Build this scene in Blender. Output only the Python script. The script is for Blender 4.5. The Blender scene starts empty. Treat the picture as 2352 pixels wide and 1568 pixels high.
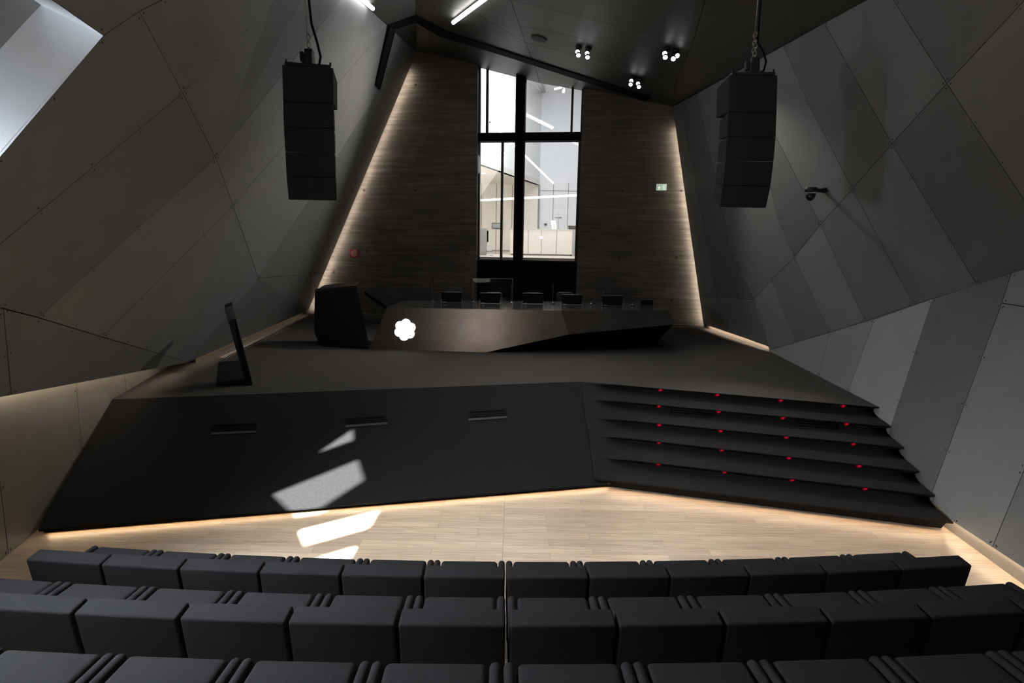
import bpy, bmesh, math, random
from mathutils import Vector as V, Matrix
from mathutils.geometry import tessellate_polygon
random.seed(7)
PI = math.pi
SC = bpy.context.scene
COL = SC.collection

# ------------------------------------------------------------------ survey of the hall
# camera (0,0,3.2), 20 mm lens, pitched 9.6 deg down, rolled 0.97 deg; points are surveyed on real planes
F = 1306.67; TH = math.radians(9.6); RO = math.radians(0.97); CAM = V((0, 0, 3.2))
S = 0.95                                   # stage height
def ray(px, py):
    u = px-1176; v = py-784
    x = u*math.cos(RO)+v*math.sin(RO); y = u*math.sin(RO)-v*math.cos(RO)
    return V((x, F*math.cos(TH)+y*math.sin(TH), -F*math.sin(TH)+y*math.cos(TH)))/F
def az(px, py, z): d = ray(px, py); return CAM+d*((z-CAM.z)/d.z)
def ay(px, py, Y): d = ray(px, py); return CAM+d*(Y/d.y)
def plane(a, b, c): return (a.copy(), (b-a).cross(c-a).normalized())
def pl(px, py, P): d = ray(px, py); return CAM+d*((P[0]-CAM).dot(P[1])/d.dot(P[1]))
def toward(n, d): return n if n.dot(d) > 0 else -n

# ------------------------------------------------------------------ materials
def new_mat(name):
    m = bpy.data.materials.new(name); m.use_nodes = True
    nt = m.node_tree; b = nt.nodes['Principled BSDF']
    return m, nt, b
def setc(b, col, rough=.5, metal=0, spec=.5):
    b.inputs['Base Color'].default_value = (*col, 1); b.inputs['Roughness'].default_value = rough
    b.inputs['Metallic'].default_value = metal; b.inputs['Specular IOR Level'].default_value = spec
def nd(nt, t, **kw):
    n = nt.nodes.new(t)
    for k, v in kw.items(): setattr(n, k, v)
    return n
def noise_mat(name, c1, c2, rough=.5, metal=0, scale=(1, 1, 1), nscale=5, detail=4, bump=0, bscale=None, spec=.5, nrough=.6, ramp=(.35, .65)):
    m, nt, b = new_mat(name); setc(b, c1, rough, metal, spec)
    tc = nd(nt, 'ShaderNodeTexCoord'); mp = nd(nt, 'ShaderNodeMapping'); mp.inputs['Scale'].default_value = scale
    nz = nd(nt, 'ShaderNodeTexNoise'); nz.inputs['Scale'].default_value = nscale; nz.inputs['Detail'].default_value = detail
    nz.inputs['Roughness'].default_value = nrough
    cr = nd(nt, 'ShaderNodeValToRGB'); cr.color_ramp.elements[0].color = (*c1, 1); cr.color_ramp.elements[1].color = (*c2, 1)
    cr.color_ramp.elements[0].position = ramp[0]; cr.color_ramp.elements[1].position = ramp[1]
    L = nt.links.new
    L(tc.outputs['Object'], mp.inputs[0]); L(mp.outputs[0], nz.inputs['Vector']); L(nz.outputs[0], cr.inputs[0]); L(cr.outputs[0], b.inputs['Base Color'])
    if bump:
        bp = nd(nt, 'ShaderNodeBump'); bp.inputs['Strength'].default_value = bump; bp.inputs['Distance'].default_value = .01
        if bscale:
            n2 = nd(nt, 'ShaderNodeTexNoise'); n2.inputs['Scale'].default_value = bscale; n2.inputs['Detail'].default_value = 3
            L(mp.outputs[0], n2.inputs['Vector']); L(n2.outputs[0], bp.inputs['Height'])
        else: L(nz.outputs[0], bp.inputs['Height'])
        L(bp.outputs[0], b.inputs['Normal'])
    return m
def flat_mat(name, col, rough=.5, metal=0, spec=.5):
    m, nt, b = new_mat(name)
    setc(b, col, rough, metal, spec)
    tc = nd(nt, 'ShaderNodeTexCoord'); nz = nd(nt, 'ShaderNodeTexNoise'); nz.inputs['Scale'].default_value = 30
    mr = nd(nt, 'ShaderNodeMapRange'); mr.inputs[3].default_value = max(0, rough-.05); mr.inputs[4].default_value = min(1, rough+.05)
    nt.links.new(tc.outputs['Object'], nz.inputs['Vector']); nt.links.new(nz.outputs[0], mr.inputs[0]); nt.links.new(mr.outputs[0], b.inputs['Roughness'])
    return m
def emit_mat(name, col, strength):
    m, nt, b = new_mat(name); setc(b, (.8, .8, .8))
    b.inputs['Emission Color'].default_value = (*col, 1); b.inputs['Emission Strength'].default_value = strength
    return m
def glass_mat(name, ior=1.5, tint=(1, 1, 1), rough=0.0, minr=.05):
    m = bpy.data.materials.new(name); m.use_nodes = True; nt = m.node_tree; nt.nodes.clear()
    o = nd(nt, 'ShaderNodeOutputMaterial'); mx = nd(nt, 'ShaderNodeMixShader'); t = nd(nt, 'ShaderNodeBsdfTransparent'); g = nd(nt, 'ShaderNodeBsdfGlossy')
    t.inputs[0].default_value = (*tint, 1); g.inputs['Roughness'].default_value = rough
    lw = nd(nt, 'ShaderNodeLayerWeight'); lw.inputs[0].default_value = .5
    L = nt.links.new
    pw = nd(nt, 'ShaderNodeMath', operation='POWER'); L(lw.outputs['Facing'], pw.inputs[0]); pw.inputs[1].default_value = 4
    f = nd(nt, 'ShaderNodeMath', operation='MULTIPLY_ADD'); L(pw.outputs[0], f.inputs[0]); f.inputs[1].default_value = .85; f.inputs[2].default_value = minr
    L(f.outputs[0], mx.inputs[0]); L(t.outputs[0], mx.inputs[1]); L(g.outputs[0], mx.inputs[2]); L(mx.outputs[0], o.inputs[0])
    return m

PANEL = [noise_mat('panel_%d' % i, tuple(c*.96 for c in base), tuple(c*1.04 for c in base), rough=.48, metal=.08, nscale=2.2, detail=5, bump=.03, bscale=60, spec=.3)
         for i, base in enumerate([(.130, .133, .134), (.166, .170, .172), (.210, .215, .220), (.275, .283, .290)])]  # greys also carry the light and shade of the folded wall faces
M_BACK = flat_mat('shadow_gap', (.02, .02, .02), .8)
M_BOLT = flat_mat('bolt', (.015, .015, .015), .6)
CEIL = noise_mat('ceiling_panel', (.060, .060, .055), (.068, .068, .063), rough=.5, metal=.2, nscale=2, bump=.02, bscale=50)
CEIL2 = noise_mat('ceiling_panel_dark', (.052, .052, .047), (.060, .060, .055), rough=.5, metal=.2, nscale=2, bump=.02, bscale=50)
CARPET = noise_mat('carpet', (.0055, .0057, .0064), (.0170, .0176, .0195), rough=.95, nscale=110, detail=3, bump=.7, spec=.15, ramp=(.3, .7))
CARPET_T = noise_mat('carpet_steps_lit', (.0072, .0072, .0076), (.0220, .0216, .0221), rough=.95, nscale=110, detail=3, bump=.7, spec=.15, ramp=(.3, .7))  # same carpet as the ramp, colour lifted for the light on the treads
CARPET_S = noise_mat('carpet_stage_lit', (.036, .034, .032), (.070, .066, .062), rough=.95, nscale=110, detail=3, bump=.6, spec=.15, ramp=(.3, .7))  # same carpet again, painted paler for the lit stage top
FABRIC = noise_mat('seat_fabric', (.0120, .0122, .0131), (.0190, .0193, .0207), rough=.95, nscale=220, detail=2, bump=.35, spec=.08)
SPK = noise_mat('speaker_black', (.010, .010, .011), (.016, .016, .018), rough=.8, nscale=300, detail=2, bump=.1, spec=.2)
BLACK = flat_mat('black_metal', (.010, .010, .011), .45, .3)
MATBLACK = flat_mat('matt_black', (.005, .005, .006), .85, 0, .12)
CHROME = flat_mat('chrome', (.6, .6, .6), .2, 1)
DESKM = noise_mat('desk_bronze', (.085, .078, .072), (.125, .115, .108), rough=.27, metal=.75, nscale=2.2, detail=4)
DESKT = noise_mat('desk_top_metal', (.11, .108, .105), (.14, .137, .133), rough=.16, metal=.75, nscale=3, detail=3)
LECT = noise_mat('lectern_black', (.014, .016, .019), (.019, .021, .025), rough=.6, nscale=6, spec=.2)
WHITE = noise_mat('lobby_white', (.80, .81, .82), (.84, .85, .86), rough=.7, nscale=3)
WHITE_B = noise_mat('lobby_cool_white', (.72, .74, .78), (.76, .78, .82), rough=.6, nscale=3)
BEIGE = noise_mat('lobby_beige', (.66, .62, .56), (.70, .66, .60), rough=.5, nscale=3)
CREAM = noise_mat('lobby_cream', (.72, .70, .64), (.75, .73, .67), rough=.5, nscale=3)
GREYC = flat_mat('cabinet_grey', (.35, .345, .335), .5)
SEAM = flat_mat('seam', (.30, .29, .27), .7)
WOODST = flat_mat('stone_floor', (.55, .5, .44), .4)
GLASS = glass_mat('window_glass', 1.5)
ACRYL = glass_mat('acrylic', 1.42, minr=.012)
TUBE = emit_mat('led_tube', (1, .97, .95), 14)
WARM = emit_mat('warm_led', (1, .78, .55), 8)
SPOTL = emit_mat('spot_lens', (.98, .95, 1), 7)
LOGO = emit_mat('logo_light', (1, .98, .97), 3.0)
RED = emit_mat('red_led', (1, .0, .04), .55); REDG = emit_mat('red_glow', (1, 0, .05), .07)
REDG.node_tree.nodes['Principled BSDF'].inputs['Base Color'].default_value = (.25, .01, .02, 1); RED.node_tree.nodes['Principled BSDF'].inputs['Base Color'].default_value = (.5, .02, .03, 1)
LT = emit_mat('lobby_tube', (1, 1, 1), 4)

def wood_mat():
    m, nt, b = new_mat('oak_floor'); setc(b, (.5, .38, .27), .36, 0, .5)
    L = nt.links.new
    tc = nd(nt, 'ShaderNodeTexCoord'); sp = nd(nt, 'ShaderNodeSeparateXYZ')
    L(tc.outputs['Object'], sp.inputs[0])
    # two fields of boards meet on the centre line: shift the right field
    gt = nd(nt, 'ShaderNodeMath', operation='GREATER_THAN'); L(sp.outputs[0], gt.inputs[0]); gt.inputs[1].default_value = -.06
    mul = nd(nt, 'ShaderNodeMath', operation='MULTIPLY'); L(gt.outputs[0], mul.inputs[0]); mul.inputs[1].default_value = .0716
    ad = nd(nt, 'ShaderNodeMath', operation='ADD'); L(sp.outputs[1], ad.inputs[0]); L(mul.outputs[0], ad.inputs[1])
    cb = nd(nt, 'ShaderNodeCombineXYZ'); L(sp.outputs[0], cb.inputs[0]); L(ad.outputs[0], cb.inputs[1])
    mp = nd(nt, 'ShaderNodeMapping'); mp.inputs['Location'].default_value = (.35, .03, 0); L(cb.outputs[0], mp.inputs[0])
    br = nd(nt, 'ShaderNodeTexBrick'); br.offset = .37; br.offset_frequency = 2; br.squash = 1.0
    br.inputs['Color1'].default_value = (.57, .455, .34, 1); br.inputs['Color2'].default_value = (.43, .338, .247, 1)
    br.inputs['Mortar'].default_value = (.22, .16, .11, 1); br.inputs['Scale'].default_value = 1
    br.inputs['Mortar Size'].default_value = .0016; br.inputs['Mortar Smooth'].default_value = .1; br.inputs['Bias'].default_value = -.1
    br.inputs['Brick Width'].default_value = 1.25; br.inputs['Row Height'].default_value = .145
    L(mp.outputs[0], br.inputs['Vector'])
    # per board offset for the grain
    mp2 = nd(nt, 'ShaderNodeMapping'); mp2.inputs['Scale'].default_value = (1.1, 16, 1); L(cb.outputs[0], mp2.inputs[0])
    addv = nd(nt, 'ShaderNodeVectorMath', operation='MULTIPLY_ADD'); L(br.outputs[0], addv.inputs[0]); addv.inputs[1].default_value = (40, 25, 9); L(mp2.outputs[0], addv.inputs[2])
    nz = nd(nt, 'ShaderNodeTexNoise'); nz.inputs['Scale'].default_value = 1.6; nz.inputs['Detail'].default_value = 6; nz.inputs['Roughness'].default_value = .62; nz.inputs['Distortion'].default_value = .8
    L(addv.outputs[0], nz.inputs['Vector'])
    cr = nd(nt, 'ShaderNodeValToRGB'); cr.color_ramp.elements[0].color = (.74, .71, .68, 1); cr.color_ramp.elements[1].color = (1.1, 1.1, 1.1, 1)
    cr.color_ramp.elements[0].position = .3; cr.color_ramp.elements[1].position = .62; L(nz.outputs[0], cr.inputs[0])
    mx = nd(nt, 'ShaderNodeMix', data_type='RGBA', blend_type='MULTIPLY'); mx.inputs[0].default_value = 1
    L(br.outputs[0], mx.inputs[6]); L(cr.outputs[0], mx.inputs[7])
    # centre seam
    sb = nd(nt, 'ShaderNodeMath', operation='ADD'); L(sp.outputs[0], sb.inputs[0]); sb.inputs[1].default_value = .06
    ab = nd(nt, 'ShaderNodeMath', operation='ABSOLUTE'); L(sb.outputs[0], ab.inputs[0])
    lt = nd(nt, 'ShaderNodeMath', operation='LESS_THAN'); L(ab.outputs[0], lt.inputs[0]); lt.inputs[1].default_value = .002
    m2 = nd(nt, 'ShaderNodeMix', data_type='RGBA'); L(lt.outputs[0], m2.inputs[0]); L(mx.outputs[2], m2.inputs[6]); m2.inputs[7].default_value = (.2, .15, .1, 1)
    L(m2.outputs[2], b.inputs['Base Color'])
    bp = nd(nt, 'ShaderNodeBump'); bp.inputs['Strength'].default_value = .08; bp.inputs['Distance'].default_value = .01; L(nz.outputs[0], bp.inputs['Height']); L(bp.outputs[0], b.inputs['Normal'])
    return m
WOOD = wood_mat()

def concrete_mat():
    m, nt, b = new_mat('board_formed_concrete'); setc(b, (.06, .05, .045), .62, 0, .4)
    L = nt.links.new
    tc = nd(nt, 'ShaderNodeTexCoord')
    def nz(scale, ns, det, r=.6):
        mp = nd(nt, 'ShaderNodeMapping'); mp.inputs['Scale'].default_value = scale; L(tc.outputs['Object'], mp.inputs[0])
        n = nd(nt, 'ShaderNodeTexNoise'); n.inputs['Scale'].default_value = ns; n.inputs['Detail'].default_value = det; n.inputs['Roughness'].default_value = r
        L(mp.outputs[0], n.inputs['Vector']); return n
    n1 = nz((.35, .35, 7), 2.2, 6, .7); n2 = nz((1, 1, 1.4), .9, 4); n3 = nz((.5, .5, 45), 2, 3)
    a = nd(nt, 'ShaderNodeMath', operation='MULTIPLY_ADD'); L(n1.outputs[0], a.inputs[0]); a.inputs[1].default_value = .6; 
    s2 = nd(nt, 'ShaderNodeMath', operation='MULTIPLY'); L(n2.outputs[0], s2.inputs[0]); s2.inputs[1].default_value = .3; L(s2.outputs[0], a.inputs[2])
    a2 = nd(nt, 'ShaderNodeMath', operation='MULTIPLY_ADD'); L(n3.outputs[0], a2.inputs[0]); a2.inputs[1].default_value = .22; L(a.outputs[0], a2.inputs[2])
    cr = nd(nt, 'ShaderNodeValToRGB'); e = cr.color_ramp.elements
    e[0].position = .42; e[0].color = (.040, .036, .033, 1); e[1].position = .72; e[1].color = (.150, .135, .122, 1)
    k = e.new(.56); k.color = (.078, .070, .063, 1)
    L(a2.outputs[0], cr.inputs[0])
    # board joints every 0.16 m and lift joints every 0.5 m
    sp = nd(nt, 'ShaderNodeSeparateXYZ'); L(tc.outputs['Object'], sp.inputs[0])
    def joint(per, w):
        f = nd(nt, 'ShaderNodeMath', operation='MODULO'); L(sp.outputs[2], f.inputs[0]); f.inputs[1].default_value = per
        l = nd(nt, 'ShaderNodeMath', operation='LESS_THAN'); L(f.outputs[0], l.inputs[0]); l.inputs[1].default_value = w; return l
    j1 = joint(.145, .006)
    mx = nd(nt, 'ShaderNodeMix', data_type='RGBA'); mm = nd(nt, 'ShaderNodeMath', operation='MULTIPLY'); L(j1.outputs[0], mm.inputs[0]); L(n2.outputs[0], mm.inputs[1])
    L(mm.outputs[0], mx.inputs[0]); L(cr.outputs[0], mx.inputs[6]); mx.inputs[7].default_value = (.045, .04, .035, 1)
    L(mx.outputs[2], b.inputs['Base Color'])
    bp = nd(nt, 'ShaderNodeBump'); bp.inputs['Strength'].default_value = .55; bp.inputs['Distance'].default_value = .02; L(a2.outputs[0], bp.inputs['Height']); L(bp.outputs[0], b.inputs['Normal'])
    return m
CONC = concrete_mat()

# ------------------------------------------------------------------ object helpers
def tag(o, label=None, cat=None, group=None, kind=None):
    if label: o['label'] = label
    if cat: o['category'] = cat
    if group: o['group'] = group
    if kind: o['kind'] = kind
    return o
def empty(name, loc=(0, 0, 0), rz=0):
    o = bpy.data.objects.new(name, None); COL.objects.link(o); o.location = loc; o.rotation_euler = (0, 0, rz); o.empty_display_size = .1
    return o
def link(name, bm, mats, parent=None, smooth=False, bevel=0, seg=2, world=True):
    """world=True: bmesh is in world space and is moved into the parent's space"""
    me = bpy.data.meshes.new(name)
    bmesh.ops.recalc_face_normals(bm, faces=bm.faces)
    if smooth:
        for f in bm.faces: f.smooth = True
    bm.to_mesh(me); bm.free()
    if not isinstance(mats, (list, tuple)): mats = [mats]
    for m in mats: me.materials.append(m)
    o = bpy.data.objects.new(name, me); COL.objects.link(o)
    if parent is not None:
        o.parent = parent
        if world: me.transform(mw(parent).inverted())
    if bevel:
        b = o.modifiers.new('bevel', 'BEVEL'); b.width = bevel; b.segments = seg; b.limit_method = 'ANGLE'; b.angle_limit = math.radians(30)
    return o
def mw(o):
    m = Matrix.LocRotScale(o.location, o.rotation_euler, o.scale)
    return mw(o.parent) @ m if o.parent else m
def poly(bm, pts, mi=0):
    try:
        f = bm.faces.new([bm.verts.new(p) for p in pts]); f.material_index = mi; return f
    except ValueError: return None
def prism(bm, pts, ext, mi=0):
    """closed prism from a polygon and an extrusion vector"""
    a = [bm.verts.new(p) for p in pts]; b = [bm.verts.new(V(p)+ext) for p in pts]; n = len(a)
    fs = [bm.faces.new(a), bm.faces.new(b[::-1])]+[bm.faces.new((a[i], a[(i+1) % n], b[(i+1) % n], b[i])) for i in range(n)]
    for f in fs: f.material_index = mi
    return fs
def box(bm, c, s, M=None, mi=0):
    r = bmesh.ops.create_cube(bm, size=1)
    m = Matrix.Translation(V(c)) @ Matrix.Diagonal((*s, 1))
    if M is not None: m = M @ m
    bmesh.ops.transform(bm, matrix=m, verts=r['verts'])
    for v in r['verts']:
        for f in v.link_faces: f.material_index = mi
def hull8(bm, b, t, mi=0):
    """box from 4 bottom and 4 top corner points"""
    B = [bm.verts.new(p) for p in b]; T = [bm.verts.new(p) for p in t]
    fs = [bm.faces.new(B[::-1]), bm.faces.new(T)]+[bm.faces.new((B[i], B[(i+1) % 4], T[(i+1) % 4], T[i])) for i in range(4)]
    for f in fs: f.material_index = mi
def tube(bm, p, r, n=8, mi=0, cap=True):
    p = [V(q) for q in p]; rs = r if isinstance(r, (list, tuple)) else [r]*len(p); rings = []
    for i, q in enumerate(p):
        d = (p[min(i+1, len(p)-1)]-p[max(i-1, 0)]).normalized()
        u = d.orthogonal().normalized() if i == 0 else (u-d*u.dot(d)).normalized()
        w = d.cross(u)
        rings.append([bm.verts.new(q+(u*math.cos(2*PI*k/n)+w*math.sin(2*PI*k/n))*rs[i]) for k in range(n)])
    for a, b in zip(rings, rings[1:]):
        for k in range(n):
            f = bm.faces.new((a[k], a[(k+1) % n], b[(k+1) % n], b[k])); f.material_index = mi; f.smooth = True
    if cap:
        for g in (rings[0][::-1], rings[-1]):
            f = bm.faces.new(g); f.material_index = mi
def torus(bm, c, R, r, ax=V((0, 0, 1)), st=(1, 1, 1), n=14, m=6):
    q = V((0, 0, 1)).rotation_difference(ax).to_matrix()
    rings = []
    for i in range(n):
        a = 2*PI*i/n; ring = []
        for j in range(m):
            b = 2*PI*j/m
            p = V(((R+r*math.cos(b))*math.cos(a)*st[0], (R+r*math.cos(b))*math.sin(a)*st[1], r*math.sin(b)))
            ring.append(bm.verts.new(V(c)+q @ p))
        rings.append(ring)
    for i in range(n):
        for j in range(m):
            f = bm.faces.new((rings[i][j], rings[(i+1) % n][j], rings[(i+1) % n][(j+1) % m], rings[i][(j+1) % m])); f.smooth = True
def dup(o, parent=None):
    c = o.copy(); COL.objects.link(c); c.parent = parent
    for ch in [x for x in o.children]: dup(ch, c)
    return c
def area(name, a, b, width, face, power, col=(1, 1, 1), spread=180):
    """a strip lamp from a to b, shining along 'face'"""
    a = V(a); b = V(b); ld = bpy.data.lights.new(name, 'AREA'); ld.shape = 'RECTANGLE'
    ld.size = (b-a).length; ld.size_y = width; ld.energy = power; ld.color = col; ld.spread = math.radians(spread)
    o = bpy.data.objects.new(name, ld); COL.objects.link(o)
    x = (b-a).normalized(); z = -V(face).normalized(); z = (z-x*z.dot(x)).normalized(); y = z.cross(x)
    m = Matrix((x, y, z)).transposed().to_4x4(); m.translation = (a+b)/2; o.matrix_world = m
    return o

# ------------------------------------------------------------------ key planes
E = az(1615, 750, S); yaw = math.radians(7.8)
WN = V((math.sin(yaw), math.cos(yaw), 0)); WD = V((math.cos(yaw), -math.sin(yaw), 0)); PW = (E, WN)
T = pl(957, 118, PW); TR = pl(1545, 245, PW); BL = pl(708, 715, PW)
A = az(258, 917, S)
PLl = plane(A, az(88, 1216, 0), az(0, 1290, 0)); nLl = toward(PLl[1], V((1, 0, 0))); PLl = (A, nLl)
PWg = (E-WN*.20, WN); Tg = pl(957, 118, PWg); BLg = pl(708, 715, PWg); TRg = pl(1545, 245, PWg); Eg = pl(1615, 750, PWg)
q0 = pl(0, 913, (A+nLl*.12, nLl)); PL = plane(Tg, BLg, q0); nL = toward(PL[1], V((1, 0, 0))); PL = (Tg, nL)
D = az(1765, 805, S); PR = plane(TRg, Eg, D); nR = toward(PR[1], V((-1, 0, 0))); PR = (TRg, nR)
PRl = plane(D, az(2020, 935, S), az(2190, 1199, .158)); nRl = toward(PRl[1], V((-1, 0, 0))); PRl = (D, nRl)
PC = plane(T, TR, pl(1990, 0, PR)); nC = toward(PC[1], V((0, 0, -1))); PC = (T, nC)

# ------------------------------------------------------------------ panelled walls
def panels(name, polys, nrm, mats, gap=.005, depth=.018, bolts=.55, bump=None):
    """polys: (3d points, material index); each sheet stands a gap apart on a dark backing; bolts along its edges"""
    bm = bmesh.new(); nm = len(mats)
    for pts, mi in polys:
        pts = [V(p) for p in pts]; n = len(pts)
        c = sum(pts, V())/n
        fn = V()
        for i in range(n): fn += (pts[i]-c).cross(pts[(i+1) % n]-c)
        fn = toward(fn.normalized(), nrm)
        ins = []
        for i in range(n):
            p = pts[i]; e1 = (p-pts[i-1]).normalized(); e2 = (pts[(i+1) % n]-p).normalized()
            d1 = fn.cross(e1); d2 = fn.cross(e2)
            if d1.dot(c-p) < 0 and n < 6: d1 = -d1
            if d2.dot(c-p) < 0 and n < 6: d2 = -d2
            if n >= 6:
                s = 1 if sum(((pts[k]-c).cross(pts[(k+1) % n]-c)).dot(fn) for k in range(n)) > 0 else -1
                d1 = d1*s; d2 = d2*s
            w = d1+d2; w = w/max(.35, 1+d1.dot(d2))
            ins.append(p+w*gap)
        poly(bm, ins, mi)
        back = [q-fn*depth for q in ins]
        for i in range(n): poly(bm, [ins[i], ins[(i+1) % n], back[(i+1) % n], back[i]], mi)
        poly(bm, [p-nrm*depth for p in pts], nm)
        if bolts:
            for i in range(n):
                a = ins[i]; b = ins[(i+1) % n]; L = (b-a).length; k = int(L/bolts)
                if k < 1: continue
                d = (b-a).normalized(); inn = fn.cross(d)
                if inn.dot(c-a) < 0: inn = -inn
                for j in range(k+1):
                    q = a+d*(.04+(L-.08)*j/k)+inn*.03
                    ring = [q+(d*math.cos(t)+inn*math.sin(t))*.009+fn*.003 for t in [2*PI*s/6 for s in range(6)]]
                    poly(bm, ring, nm+1)
                    for s in range(6): poly(bm, [ring[s], ring[(s+1) % 6], ring[(s+1) % 6]-fn*.003, ring[s]-fn*.003], nm+1)
    me = bpy.data.meshes.new(name); bm.to_mesh(me); bm.free()
    for m in list(mats)+[M_BACK, M_BOLT]: me.materials.append(m)
    o = bpy.data.objects.new(name, me); COL.objects.link(o)
    return o

bumpL = {(398, 203): .10, (456, 344): .22, (504, 456): .20, (580, 632): .12, (850, 232): .05, (675, 500): .06}
def L3(p): return pl(p[0], p[1], PL)+nL*bumpL.get(p, 0)
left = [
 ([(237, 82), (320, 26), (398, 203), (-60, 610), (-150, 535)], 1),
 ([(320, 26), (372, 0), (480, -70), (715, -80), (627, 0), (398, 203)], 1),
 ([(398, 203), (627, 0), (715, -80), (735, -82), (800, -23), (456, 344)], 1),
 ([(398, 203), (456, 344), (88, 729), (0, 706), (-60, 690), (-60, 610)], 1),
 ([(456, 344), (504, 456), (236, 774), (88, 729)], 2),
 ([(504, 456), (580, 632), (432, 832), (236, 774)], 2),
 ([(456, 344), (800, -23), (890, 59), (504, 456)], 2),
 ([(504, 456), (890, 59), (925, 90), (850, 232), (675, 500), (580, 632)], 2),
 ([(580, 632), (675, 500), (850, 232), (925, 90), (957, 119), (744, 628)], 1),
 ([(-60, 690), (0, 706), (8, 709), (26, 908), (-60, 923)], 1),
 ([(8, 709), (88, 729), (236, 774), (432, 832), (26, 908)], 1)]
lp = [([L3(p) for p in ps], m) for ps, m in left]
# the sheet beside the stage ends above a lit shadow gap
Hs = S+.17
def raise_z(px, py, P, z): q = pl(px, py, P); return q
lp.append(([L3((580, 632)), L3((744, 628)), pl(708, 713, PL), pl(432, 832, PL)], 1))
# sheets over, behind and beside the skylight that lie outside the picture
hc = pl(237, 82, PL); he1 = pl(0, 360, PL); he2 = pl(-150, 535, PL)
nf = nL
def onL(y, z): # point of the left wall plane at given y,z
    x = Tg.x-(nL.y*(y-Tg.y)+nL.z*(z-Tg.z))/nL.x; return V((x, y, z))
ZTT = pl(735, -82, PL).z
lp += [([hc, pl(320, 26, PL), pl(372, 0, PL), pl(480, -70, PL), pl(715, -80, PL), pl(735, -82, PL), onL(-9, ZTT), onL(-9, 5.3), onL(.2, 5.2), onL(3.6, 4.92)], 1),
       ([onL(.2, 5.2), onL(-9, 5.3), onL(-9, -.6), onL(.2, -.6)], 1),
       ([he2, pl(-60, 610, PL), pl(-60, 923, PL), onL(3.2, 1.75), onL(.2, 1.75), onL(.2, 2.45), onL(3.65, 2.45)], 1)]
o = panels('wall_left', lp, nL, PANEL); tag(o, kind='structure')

# lower left wall, behind the overhang, washed by a hidden strip
def LL(px, py): return pl(px, py, PLl)
up = nLl.cross(V((0, 1, 0))); up = toward(up, V((0, 0, 1)))
def onLl(y, z): return V((A.x-(nLl.y*(y-A.y)+nLl.z*(z-A.z))/nLl.x, y, z))
ll = [([onLl(1, .0), onLl(5.35, .0), onLl(5.35, 2.1), onLl(1, 2.1)], 1),
      ([onLl(5.35, 0), onLl(6.9, 0), onLl(6.9, 2.0), onLl(5.35, 2.1)], 1),
      ([onLl(6.9, 0), onLl(8.25, 0), onLl(8.25, 1.7), onLl(6.9, 2.0)], 1),
      ([onLl(8.25, 0), onLl(9.65, 0.0), onLl(9.65, 1.55), onLl(8.25, 1.7)], 1),
      ([onLl(9.65, 0), onLl(12.5, 0), onLl(12.5, 1.45), onLl(9.65, 1.55)], 1)]
o = panels('wall_left_lower', ll, nLl, [noise_mat('lower_wall_sheet', (.15, .145, .13), (.165, .16, .145), rough=.5, nscale=3)]*2); tag(o, kind='structure')
LED_OFF = .045
# lip of the upper wall: underside closing back to the lower wall
bm = bmesh.new()
a0 = pl(-60, 923, PL); a1 = pl(432, 832, PL)
for p0, p1 in ((a0, a1),):
    prism(bm, [p0-nL*.02, p1-nL*.02, p1-nL*.032, p0-nL*.032], V((0, 0, .10)))
tag(link('trim_1', bm, PANEL[1]), kind='structure')

bumpR = {(1962, 433): .03, (2054, 329): .035, (2180, 191): .03, (1887, 515): .02}
def R3(p): return pl(p[0], p[1], PR)+nR*bumpR.get(p, 0)
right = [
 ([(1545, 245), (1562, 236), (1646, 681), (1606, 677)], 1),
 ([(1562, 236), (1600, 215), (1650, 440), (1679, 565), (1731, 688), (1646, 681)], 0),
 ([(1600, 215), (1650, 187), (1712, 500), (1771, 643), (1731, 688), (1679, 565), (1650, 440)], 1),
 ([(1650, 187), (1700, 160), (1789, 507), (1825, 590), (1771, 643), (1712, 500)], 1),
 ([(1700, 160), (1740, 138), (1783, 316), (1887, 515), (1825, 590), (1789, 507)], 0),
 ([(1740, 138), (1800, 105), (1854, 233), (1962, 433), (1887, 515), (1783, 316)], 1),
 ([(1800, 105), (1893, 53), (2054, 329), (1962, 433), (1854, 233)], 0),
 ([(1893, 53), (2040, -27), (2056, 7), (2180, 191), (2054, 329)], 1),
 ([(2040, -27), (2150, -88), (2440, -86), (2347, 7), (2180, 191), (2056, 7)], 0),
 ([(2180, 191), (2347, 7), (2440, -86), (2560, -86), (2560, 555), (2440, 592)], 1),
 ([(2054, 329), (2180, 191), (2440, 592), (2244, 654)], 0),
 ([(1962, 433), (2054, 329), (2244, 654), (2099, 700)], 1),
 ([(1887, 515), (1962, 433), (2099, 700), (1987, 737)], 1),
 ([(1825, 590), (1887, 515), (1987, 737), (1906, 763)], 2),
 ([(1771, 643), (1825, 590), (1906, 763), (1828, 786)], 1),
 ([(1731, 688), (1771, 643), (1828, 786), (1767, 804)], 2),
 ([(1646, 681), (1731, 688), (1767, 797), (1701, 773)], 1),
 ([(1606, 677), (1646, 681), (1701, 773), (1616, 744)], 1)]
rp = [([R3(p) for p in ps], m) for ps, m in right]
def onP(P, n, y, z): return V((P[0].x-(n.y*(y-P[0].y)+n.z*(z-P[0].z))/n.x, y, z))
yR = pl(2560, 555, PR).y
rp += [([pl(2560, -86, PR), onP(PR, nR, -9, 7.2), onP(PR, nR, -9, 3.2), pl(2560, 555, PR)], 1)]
def N3(p): return pl(p[0], p[1], PRl)
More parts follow.
